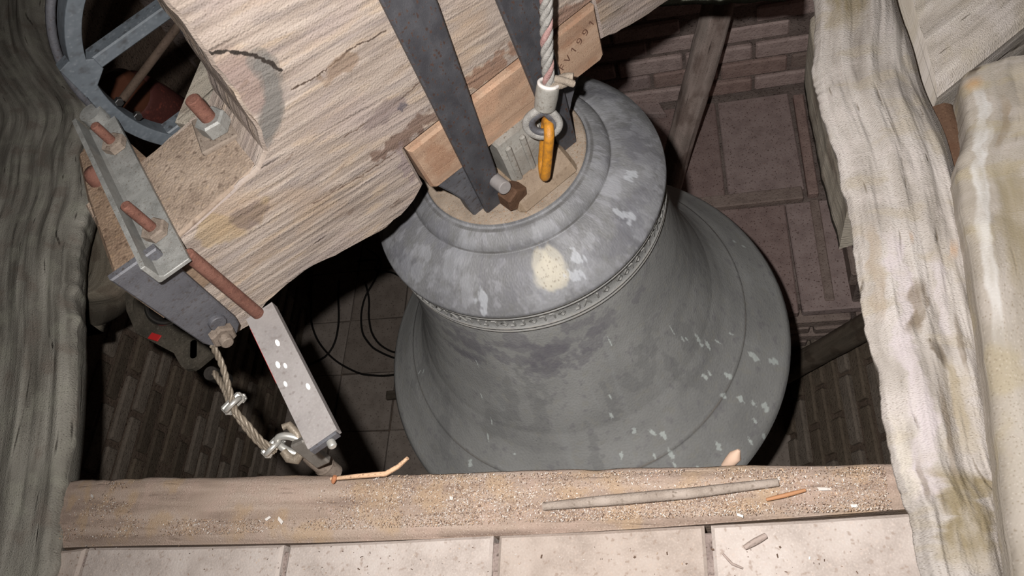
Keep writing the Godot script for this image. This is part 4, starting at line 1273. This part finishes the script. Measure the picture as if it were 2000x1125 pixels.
# ================================================================ hammer unit and wire
func build_hammer() -> void:
	var y := -1.12
	var t := thing("striking_hammer", "dark dusty striking unit with a chrome collar and a slotted bracket", "hammer", C(-1.03, y - 0.1, -0.63))
	var g := Geo.new()
	# bracket plate with an oblong slot: outline cut by a keyhole path
	var outline := [[-1.135, -0.70], [-1.115, -0.652], [-1.075, -0.60], [-1.040, -0.583], [-0.976, -0.552], [-0.957, -0.53], [-0.950, -0.523], [-0.941, -0.517], [-0.926, -0.517], [-0.918, -0.521], [-0.895, -0.542], [-0.893, -0.548], [-0.914, -0.570], [-0.981, -0.606], [-1.02, -0.66], [-1.06, -0.72]]
	var p := PackedVector2Array()
	for q in outline: p.append(Vector2(q[0], q[1]))
	var slot := []
	for k in 12:
		var an := PI + TAU * k / 12.0
		var c := Vector2(cos(an) * 0.0085, sin(an) * 0.0085)
		c += Vector2(0.004, 0.011) * (1.0 if sin(an) > 0 else -1.0)
		slot.append(Vector2(-0.934, -0.557) + c)
	# two halves meeting on a line through the slot
	var lo := 0
	var hi := 0
	for k in 12:
		if slot[k].distance_to(p[7]) < slot[lo].distance_to(p[7]): lo = k
		if slot[k].distance_to(p[13]) < slot[hi].distance_to(p[13]): hi = k
	for side in [0, 1]:
		var q := PackedVector2Array()
		if side == 0:
			for k in [13, 14, 15, 0, 1, 2, 3, 4, 5, 6, 7]: q.append(p[k])
		else:
			for k in [7, 8, 9, 10, 11, 12, 13]: q.append(p[k])
		var from := lo if side == 0 else hi
		var to := hi if side == 0 else lo
		# the way round that keeps to this half: nearer the outline's points on this side
		var ref: Vector2 = p[5] if side == 0 else p[10]
		var step := 1
		if slot[posmod(from + 3, 12)].distance_to(ref) > slot[posmod(from - 3, 12)].distance_to(ref): step = -1
		var k2 := from
		while k2 != to:
			q.append(slot[k2])
			k2 = posmod(k2 + step, 12)
		q.append(slot[to])
		g.prism(q, C(0, y, 0), Vector3.RIGHT, Vector3.BACK, Vector3.UP, 0.012, 0.0001)
	part("slotted_bracket", g, M.hammer, t)
	g = Geo.new()
	var ax := (D * 0.75 + MV * 0.35).normalized()
	g.lathe([Vector2(0.0, 0.012), Vector2(0.028, 0.012), Vector2(0.036, 0.006), Vector2(0.038, -0.004), Vector2(0.038, -0.03)], C(-1.01, y + 0.015, -0.655), Vector3(0.1, 1, 0.2).normalized(), 40)
	part("cap", g, M.black, t)
	g = Geo.new()
	var ring := []
	var up := Vector3(0.1, 1, 0.2).normalized()
	var r1 := up.cross(Vector3.BACK).normalized()
	var r2 := up.cross(r1)
	for k in 48: ring.append(C(-1.01, y + 0.014, -0.655) + (r1 * cos(TAU * k / 48) + r2 * sin(TAU * k / 48)) * 0.041)
	g.tube(ring, [0.0075], 12, false, null, 0.0, true)
	part("collar", g, M.chrome, t, "bright chrome collar")
	g = Geo.new()
	g.lathe([Vector2(0.0, 0.0), Vector2(0.05, -0.002), Vector2(0.07, -0.02), Vector2(0.075, -0.06), Vector2(0.068, -0.12), Vector2(0.04, -0.15), Vector2(0.0, -0.155)], C(-1.045, y + 0.004, -0.665), up, 40)
	part("housing", g, M.hammer, t)
	g = Geo.new()
	g.box(C(-1.028, y + 0.001, -0.588), Vector3(0.012, 0, 0.004), Vector3(0, 0.0012, 0), Vector3(-0.003, 0, 0.006), 0.0005)
	part("paint_mark", g, M.red, t, "red paint dab")
	g = Geo.new()
	g.box(C(-1.09, y - 0.03, -0.72), Vector3(-0.05, 0, -0.08), Vector3(0, 0.02, 0), Vector3(0.02, 0, -0.014), 0.004)
	part("arm", g, M.hammer, t)
	g = Geo.new()
	g.cyl(C(-0.900, y - 0.02, -0.515), C(-0.915, y - 0.09, -0.53), 0.014)
	part("pivot", g, M.black, t)
	# wire rope with two clips, a shackle and a swaged ferrule
	t = thing("pull_wire", "frayed steel wire with two bright clips and a thimble, strung from the hanger bar", "wire", C(-0.60, -0.92, -0.30))
	var path := [C(-0.650, -0.815, -0.408), C(-0.651, -0.845, -0.392), C(-0.645, -0.865, -0.363), C(-0.640, -0.880, -0.340), C(-0.626, -0.893, -0.324), C(-0.610, -0.915, -0.305), C(-0.594, -0.93, -0.297)]
	g = Geo.new()
	twist(g, path, 0.0025, 3, 0.0)
	part("strand", g, M.wire, t)
	g = Geo.new()
	twist(g, [C(-0.700, -0.895, -0.405), C(-0.675, -0.893, -0.378), C(-0.652, -0.884, -0.350), C(-0.634, -0.893, -0.326), C(-0.615, -0.918, -0.303), C(-0.598, -0.932, -0.295)], 0.0025, 3, 1.0)
	part("strand", g, M.wire, t)
	var cam_r := Vector3(0.967, -0.25, -0.048)
	var cam_u := Vector3(0.078, 0.473, -0.877)
	var wire_dir := Vector3(0.55, -0.45, 0.5).normalized()
	for c in [C(-0.644, -0.876, -0.348), C(-0.600, -0.925, -0.300)]:
		g = Geo.new()
		var u1 := wire_dir.cross(Vector3.UP).normalized()
		var u2 := wire_dir.cross(u1)
		var arc := []
		for k in 13: arc.append(c + u1 * cos(PI * k / 12) * 0.0115 - u2 * sin(PI * k / 12) * 0.0095 + wire_dir * 0.002)
		arc.push_front(arc[0] + u2 * 0.016)
		arc.push_back(arc[-1] + u2 * 0.016)
		g.tube(arc, [0.0038], 10)
		var cl := part("wire_clip", g, M.clip, t)
		g = Geo.new()
		g.box(c + u2 * 0.0075, u1 * 0.017, wire_dir * 0.008, u2 * 0.005, 0.003)
		part("saddle", g, M.clip, cl)
		for sg in [-1.0, 1.0]:
			g = Geo.new()
			g.hexnut(c + u2 * 0.0115 + u1 * 0.0115 * sg + wire_dir * 0.002, u2, 0.0075, 0.007)
			part("nut", g, M.clip, cl)
	# thimble loop seen at its end and the loop of wire round it
	g = Geo.new()
	var lp := []
	var cc := C(-0.573, -0.935, -0.305)
	for k in 40:
		var an := TAU * k / 40
		lp.append(cc + cam_r * (cos(an) * 0.021) + (cam_u * 0.55 + Vector3.UP * 0.3).normalized() * (sin(an) * 0.0135 - 0.006 * cos(an)))
	g.tube(lp, [0.0055], 10, false, null, 0.0, true)
	part("thimble", g, M.clip, t)
	g = Geo.new()
	g.tube([C(-0.587, -0.935, -0.297), C(-0.579, -0.94, -0.288), C(-0.568, -0.942, -0.286), C(-0.560, -0.938, -0.296), C(-0.566, -0.928, -0.318), C(-0.578, -0.922, -0.330), C(-0.586, -0.92, -0.326)], [0.006, 0.007, 0.007, 0.007, 0.0065, 0.006, 0.005], 12)
	part("shackle_bow", g, M.wire, t)
	g = Geo.new()
	var fa := C(-0.566, -0.955, -0.305)
	var fb := C(-0.549, -1.02, -0.287)
	g.tube([fa, fa.lerp(fb, 0.1), fa.lerp(fb, 0.3), fa.lerp(fb, 0.62), fa.lerp(fb, 0.63), fa.lerp(fb, 0.68), fa.lerp(fb, 0.69), fb], [0.009, 0.013, 0.0145, 0.0145, 0.0158, 0.0158, 0.0145, 0.0145], 20)
	part("ferrule", g, M.iron, t, "dusty brown ferrule")
	g = Geo.new()
	g.box(C(-0.538, -0.925, -0.291), Vector3(0.009, -0.026, 0.008), Vector3(0.012, 0.004, -0.003), Vector3(0.002, 0.0045, 0.006), 0.003)
	part("bracket_arm", g, tinted(M.zinc, s(214, 206, 200)), t)

func twist(g: Geo, path: Array, r: float, strands: int, phase: float) -> void:
	var cv := Curve3D.new()
	for k in path.size():
		var a: Vector3 = path[maxi(k - 1, 0)]
		var b: Vector3 = path[mini(k + 1, path.size() - 1)]
		cv.add_point(path[k], -(b - a) / 6.0, (b - a) / 6.0)
	cv.bake_interval = 0.002
	var n := int(cv.get_baked_length() / (r * 0.8))
	for sd in strands:
		var pts := []
		for k in n:
			var d := cv.get_baked_length() * k / (n - 1)
			var p := cv.sample_baked(d)
			var tg := (cv.sample_baked(minf(d + 0.002, cv.get_baked_length())) - cv.sample_baked(maxf(d - 0.002, 0))).normalized()
			var e1 := tg.cross(Vector3(0.2, 0.3, 0.93)).normalized()
			var e2 := tg.cross(e1)
			var an := phase + TAU * sd / strands + d / (r * 7.5) * TAU * 0.55
			pts.append(p + (e1 * cos(an) + e2 * sin(an)) * r)
		g.tube(pts, [r * 0.98], 8)

func build_rope() -> void:
	var t := thing("hoisting_rope", "grey and pink twisted rope with a clamped eye, hanging before an iron strap", "rope", F(0.05, -0.84, 0.12))
	var path := [F(0.165, -0.35, 0.14), F(0.128, -0.52, 0.125), F(0.092, -0.656, 0.12), F(0.071, -0.736, 0.12), F(0.060, -0.787, 0.12), F(0.056, -0.800, 0.12)]
	for sd in 4:
		var g := Geo.new()
		twist(g, path, 0.0047, 1, TAU * sd / 4.0)
		part("strand", g, M.ropepink if sd == 0 else M.rope, t, "pink strand" if sd == 0 else "")
	var a := F(0.0595, -0.790, 0.119)
	var b := F(0.0425, -0.826, 0.119)
	var ax := (b - a).normalized()
	var g := Geo.new()
	g.tube([a, a + ax * 0.0015, a + ax * 0.004, a.lerp(b, 0.5), b - ax * 0.002, b], [0.0135, 0.0155, 0.0165, 0.0168, 0.0158, 0.0145], 24)
	part("ferrule", g, M.cast, t, "grey crimped ferrule")
	g = Geo.new()
	var ca := []
	for k in 24:
		var e1 := ax.cross(D).normalized()
		var e2 := ax.cross(e1)
		ca.append(a + (e1 * cos(TAU * k / 24) + e2 * sin(TAU * k / 24)) * 0.0135)
	g.tube(ca, [0.003], 8, false, null, 0.0, true)
	part("whipping", g, tinted_flat("white_whipping", s(214, 208, 204)), t, "white whipping at the mouth of the ferrule")
	# cut end of the rope standing out of the ferrule
	g = Geo.new()
	twist(g, [a, a + Vector3(0.012, -0.002, -0.003), a + Vector3(0.025, -0.005, -0.006), a + Vector3(0.033, -0.008, -0.008)], 0.0056, 3, 0.4)
	part("tail", g, tinted(M.rope, s(255, 240, 225)), t, "frayed cut end")
	# eye: rope round a grooved thimble
	var c := F(0.0315, -0.850, 0.119)
	var r_ := Vector3(0.967, -0.25, -0.048)
	var u_ := -ax
	r_ = (r_ - u_ * r_.dot(u_)).normalized()
	var tear := []
	var inner := []
	for k in 36:
		var an := TAU * k / 36.0 + PI / 2
		var w := 1.0 - 0.62 * pow(maxf(0.0, sin(an)), 2.0)
		tear.append(c + r_ * cos(an) * 0.0245 * w + u_ * sin(an) * (0.028 if sin(an) > 0 else 0.0215))
		inner.append(c + r_ * cos(an) * 0.0165 * w + u_ * sin(an) * (0.020 if sin(an) > 0 else 0.0150))
	g = Geo.new()
	g.tube(tear, [0.0062], 10, false, null, 0.0, true)
	part("eye", g, M.rope, t)
	g = Geo.new()
	g.tube(inner, [0.0058], 10, false, null, 0.0, true)
	part("thimble", g, M.steel, t, "dark thimble inside the eye")
	# worn orange link through the eye
	var lc := F(0.022, -0.898, 0.122)
	var lo := (F(0.042, -0.842, 0.123) - F(0.004, -0.950, 0.119)).normalized()
	var view := (C(0, 0, 0) - lc).normalized()
	var sd_ := (view * 0.98 + Vector3(0.967, -0.25, -0.048) * 0.13)
	sd_ = (sd_ - lo * sd_.dot(lo)).normalized()
	g = Geo.new()
	var lk := []
	for k in 48:
		var an := TAU * k / 48.0
		lk.append(lc + sd_ * cos(an) * 0.019 + lo * (sin(an) * 0.019 + (0.030 if sin(an) > 0 else -0.030)))
	g.tube(lk, [0.0078], 14, false, null, 0.0, true)
	single("chain_link", g, M.orange, lc - lo * 0.05, "worn orange link joining the rope eye to the casting on the bell", "link")

# ================================================================ things on the chamber floor
func build_chamber_things() -> void:
	# leaning pole
	var fn := FastNoiseLite.new()
	fn.seed = 8
	fn.frequency = 1.0
	var g := Geo.new()
	var a := Vector3(-0.112, 0.55, -1.702)
	var b := C(0.116, -1.78, -1.98)
	var path := []
	for k in 60: path.append(a.lerp(b, k / 59.0 * 1.3))
	g.tube(path, [0.048], 30, true, fn, 0.010)
	single("leaning_pole", g, M.pole, a, "rough grey wooden pole leaning against the far brick wall", "pole")
	# round bar lying askew along the foot of the step
	g = Geo.new()
	path = []
	for k in 40: path.append(Vector3(0.22, 0.10, -1.125).lerp(Vector3(0.56, 0.60, -1.135), k / 39.0))
	g.tube(path, [0.042], 22, true, fn, 0.008)
	single("slanting_log", g, tinted(M.grey, s(190, 182, 176)), Vector3(0.22, 0.06, -1.125), "dark grey log slanting up in front of the low brick step", "log")
	# coils of black cable on the tiles
	var t := thing("coiled_cable", "loose black cable lying in loops on the dark tiles", "cable", Vector3(-1.5, 0.0, -1.4))
	for q in [[[-1.870, -1.80], [-1.862, -1.70], [-1.852, -1.68], [-1.819, -1.537], [-1.719, -1.398], [-1.574, -1.300], [-1.455, -1.268], [-1.32, -1.273], [-1.15, -1.32]], [[-1.72, -1.78], [-1.717, -1.722], [-1.683, -1.527], [-1.706, -1.397], [-1.790, -1.345], [-1.84, -1.33]], [[-1.60, -1.95], [-1.514, -1.870], [-1.528, -1.776], [-1.571, -1.654], [-1.562, -1.519], [-1.517, -1.437], [-1.446, -1.381], [-1.328, -1.336], [-1.2, -1.33]], [[-1.58, -1.76], [-1.545, -1.66], [-1.53, -1.56], [-1.49, -1.46], [-1.41, -1.39], [-1.31, -1.36]], [[-1.64, -1.88], [-1.529, -1.877], [-1.535, -1.82], [-1.45, -1.80], [-1.381, -1.762], [-1.25, -1.70]]]:
		var cv := Curve3D.new()
		for k in q.size():
			var p0: Array = q[maxi(k - 1, 0)]
			var p1: Array = q[mini(k + 1, q.size() - 1)]
			var tg := Vector3(p1[0] - p0[0], 0, p1[1] - p0[1]) / 5.0
			cv.add_point(Vector3(q[k][0], 0.011, q[k][1]), -tg, tg)
		cv.bake_interval = 0.03
		g = Geo.new()
		var pts := []
		for p in cv.get_baked_points(): pts.append(p)
		g.tube(pts, [0.0048], 8)
		part("loop", g, M.rubber, t)
	# odd pieces lying about
	g = Geo.new()
	g.box(Vector3(-1.30, 0.018, -1.17), Vector3(0.085, 0, -0.004), Vector3(0, 0.009, 0), Vector3(0.001, 0, 0.02), 0.003)
	single("floor_batten", g, tinted(M.grey, s(170, 165, 160)), Vector3(-1.3, 0.006, -1.17), "short grey batten on the dark tiles beside the bell", "batten")
	g = Geo.new()
	g.prism(PackedVector2Array([Vector2(-0.25, -2.09), Vector2(-0.115, -2.06), Vector2(-0.092, -2.0), Vector2(-0.16, -2.01), Vector2(-0.24, -2.04)]), Vector3(0, 0.59, -0.06), Vector3.RIGHT, Vector3.BACK, Vector3.UP, 0.035, 0.004)
	single("stone_chunk", g, M.slab, Vector3(-0.17, 0.556, -2.1), "flat pink stone fragment near the leaning pole", "stone")

# ================================================================ dust, chips, twigs
func build_debris() -> void:
	var r := RandomNumberGenerator.new()
	r.seed = 99
	var g := Geo.new()
	g.poly([Vector3(-0.5, 0, -0.3), Vector3(0.4, 0, -0.35), Vector3(0.5, 0.15, 0.3), Vector3(-0.35, 0, 0.35)], Vector3.UP)
	g.poly([Vector3(-0.5, 0, -0.3), Vector3(0.4, 0, -0.35), Vector3(0, -0.35, 0)], Vector3(0, -0.2, -1))
	g.poly([Vector3(0.4, 0, -0.35), Vector3(0.5, 0.15, 0.3), Vector3(0, -0.35, 0)], Vector3(1, -0.2, 0))
	g.poly([Vector3(0.5, 0.15, 0.3), Vector3(-0.35, 0, 0.35), Vector3(0, -0.35, 0)], Vector3(0, -0.2, 1))
	g.poly([Vector3(-0.35, 0, 0.35), Vector3(-0.5, 0, -0.3), Vector3(0, -0.35, 0)], Vector3(-1, -0.2, 0))
	var chip := g.mesh(M.chips)
	var tones := [s(188, 174, 160), s(170, 148, 128), s(140, 116, 98), s(206, 200, 194), s(104, 84, 72), s(164, 142, 124), s(184, 156, 130)]
	var clump := FastNoiseLite.new()
	clump.seed = 6
	clump.frequency = 9.0
	var set_ := []
	var tries := 0
	while set_.size() < 15000 and tries < 90000:           # on the sill
		tries += 1
		var x := r.randf_range(-1.015, 0.19)
		var z := lerpf(-0.272, -0.185 - 0.03 * (x + 1.0), r.randf())
		var d := clump.get_noise_2d(x, z * 2.0) * 0.9 + (0.45 if x > -0.45 else 0.15) + (z + 0.25) * 4.0
		if x > -0.85 and x < -0.55 and z < -0.215: d -= 0.8
		if r.randf() > d: continue
		set_.append([Vector3(x, CY - 0.984 + r.randf_range(-0.001, 0.003), z), r.randf_range(0.0006, 0.0017), tones[r.randi() % tones.size()]])
	for q in [[-1.0, -0.235], [-0.985, -0.205], [-0.93, -0.25], [-0.99, -0.19], [-0.62, -0.215], [-0.60, -0.212], [-0.35, -0.24], [0.02, -0.215], [0.12, -0.245], [0.15, -0.225]]:
		set_.append([Vector3(q[0], CY - 0.982, q[1]), r.randf_range(0.004, 0.008), s(214, 208, 202)])
	scatter("sill_crumbs", "pale wood crumbs and dust thick along the timber sill", chip, set_, r)
	set_ = []
	for k in 1300:                                        # on the bricks
		var x := r.randf_range(-1.02, 0.16)
		var z := r.randf_range(-0.18, 0.1)
		set_.append([Vector3(x, CY - 0.990, z), r.randf_range(0.0006, 0.0017), tones[r.randi() % tones.size()] if r.randf() > 0.3 else s(84, 66, 56)])
	for k in 34:
		set_.append([Vector3(r.randf_range(-0.95, 0.17), CY - 0.989, r.randf_range(-0.18, -0.10)), r.randf_range(0.0018, 0.0034), s(92, 74, 62) if k % 3 else s(222, 214, 206)])
	scatter("ledge_crumbs", "sparse crumbs and specks over the pale bricks", chip, set_, r)
	set_ = []
	for k in 700:                                         # on the headstock's shoulder and clamp
		var q := F(r.randf_range(-0.525, -0.33), 0, r.randf_range(-0.09, 0.055))
		q.y = CY - 0.652
		set_.append([q, r.randf_range(0.0008, 0.0022), tones[r.randi() % tones.size()]])
	scatter("shoulder_crumbs", "dust and crumbs lying on the shoulder of the headstock", chip, set_, r)
	# twigs and splinters one could pick up
	var tw := [
		["twig", [Vector3(-0.53, -0.978, -0.268), Vector3(-0.49, -0.974, -0.270), Vector3(-0.445, -0.972, -0.272), Vector3(-0.425, -0.966, -0.280), Vector3(-0.408, -0.955, -0.288)], 0.0032, M.twig, "forked dry twig sticking out over the back of the sill", "twig"],
		["bark_strip", [Vector3(-0.223, -0.979, -0.227), Vector3(-0.143, -0.977, -0.233), Vector3(-0.035, -0.976, -0.241), Vector3(0.068, -0.978, -0.253)], 0.0062, M.bark, "long grey strip of bark lying along the sill", "bark strip"],
		["stick", [Vector3(0.022, -0.986, -0.178), Vector3(0.048, -0.985, -0.192)], 0.0036, M.pole, "short thick grey stick on the pale bricks", "stick"],
		["stick", [Vector3(-0.004, -0.988, -0.172), Vector3(0.006, -0.988, -0.160), Vector3(0.018, -0.988, -0.155)], 0.0014, M.pole, "thin crooked stick on the pale bricks near a joint", "stick"],
		["splinter", [Vector3(0.052, -0.977, -0.232), Vector3(0.075, -0.976, -0.237), Vector3(0.098, -0.977, -0.243)], 0.0024, tinted_flat("fresh_orange_wood", s(170, 124, 90)), "fresh orange wood splinter on the sill", "splinter"],
		["splinter", [Vector3(-0.525, -0.976, -0.262), Vector3(-0.52, -0.970, -0.270)], 0.003, tinted_flat("reddish_wood", s(180, 122, 88)), "tiny reddish splinter at the back of the sill beside the wire", "splinter"],
	]
	for q in tw:
		var pts := []
		for p in q[1]: pts.append(p + Vector3(0, CY, 0))
		var gg := Geo.new()
		var fine := []
		for k in pts.size() - 1:
			for j in 6: fine.append(pts[k].lerp(pts[k + 1], j / 6.0))
		fine.append(pts[-1])
		var rad := []
		for k in fine.size(): rad.append(q[2] * (0.55 + 0.6 * sin(PI * (0.15 + 0.75 * k / fine.size()))))
		gg.tube(fine, rad, 8)
		single(q[0], gg, q[3], pts[0], q[4], q[5])
	# pale split chip caught behind the sill
	g = Geo.new()
	g.tube([C(0.005, -1.030, -0.289), C(0.014, -1.024, -0.292), C(0.022, -1.016, -0.298), C(0.027, -1.010, -0.304)], [0.003, 0.008, 0.0085, 0.002], 12)
	single("wood_chip", g, M.skin, C(0.005, -1.03, -0.289), "pale pinkish chip caught behind the sill beside the bell's lip", "chip")

func scatter(called: String, label: String, chip: ArrayMesh, where: Array, r: RandomNumberGenerator) -> void:
	var mm := MultiMesh.new()
	mm.transform_format = MultiMesh.TRANSFORM_3D
	mm.use_colors = true
	mm.mesh = chip
	mm.instance_count = where.size()
	for k in where.size():
		var q: Array = where[k]
		var b := Basis(Vector3.UP, r.randf() * TAU) * Basis(Vector3.RIGHT, r.randfn() * 0.4)
		mm.set_instance_transform(k, Transform3D(b.scaled_local(Vector3(q[1] * r.randf_range(0.8, 2.2), q[1], q[1])), q[0]))
		mm.set_instance_color(k, (q[2] as Color).srgb_to_linear())
	var o := MultiMeshInstance3D.new()
	o.name = numbered(called)
	o.multimesh = mm
	add_child(o)
	tag(o, label, "crumbs", "", "stuff")
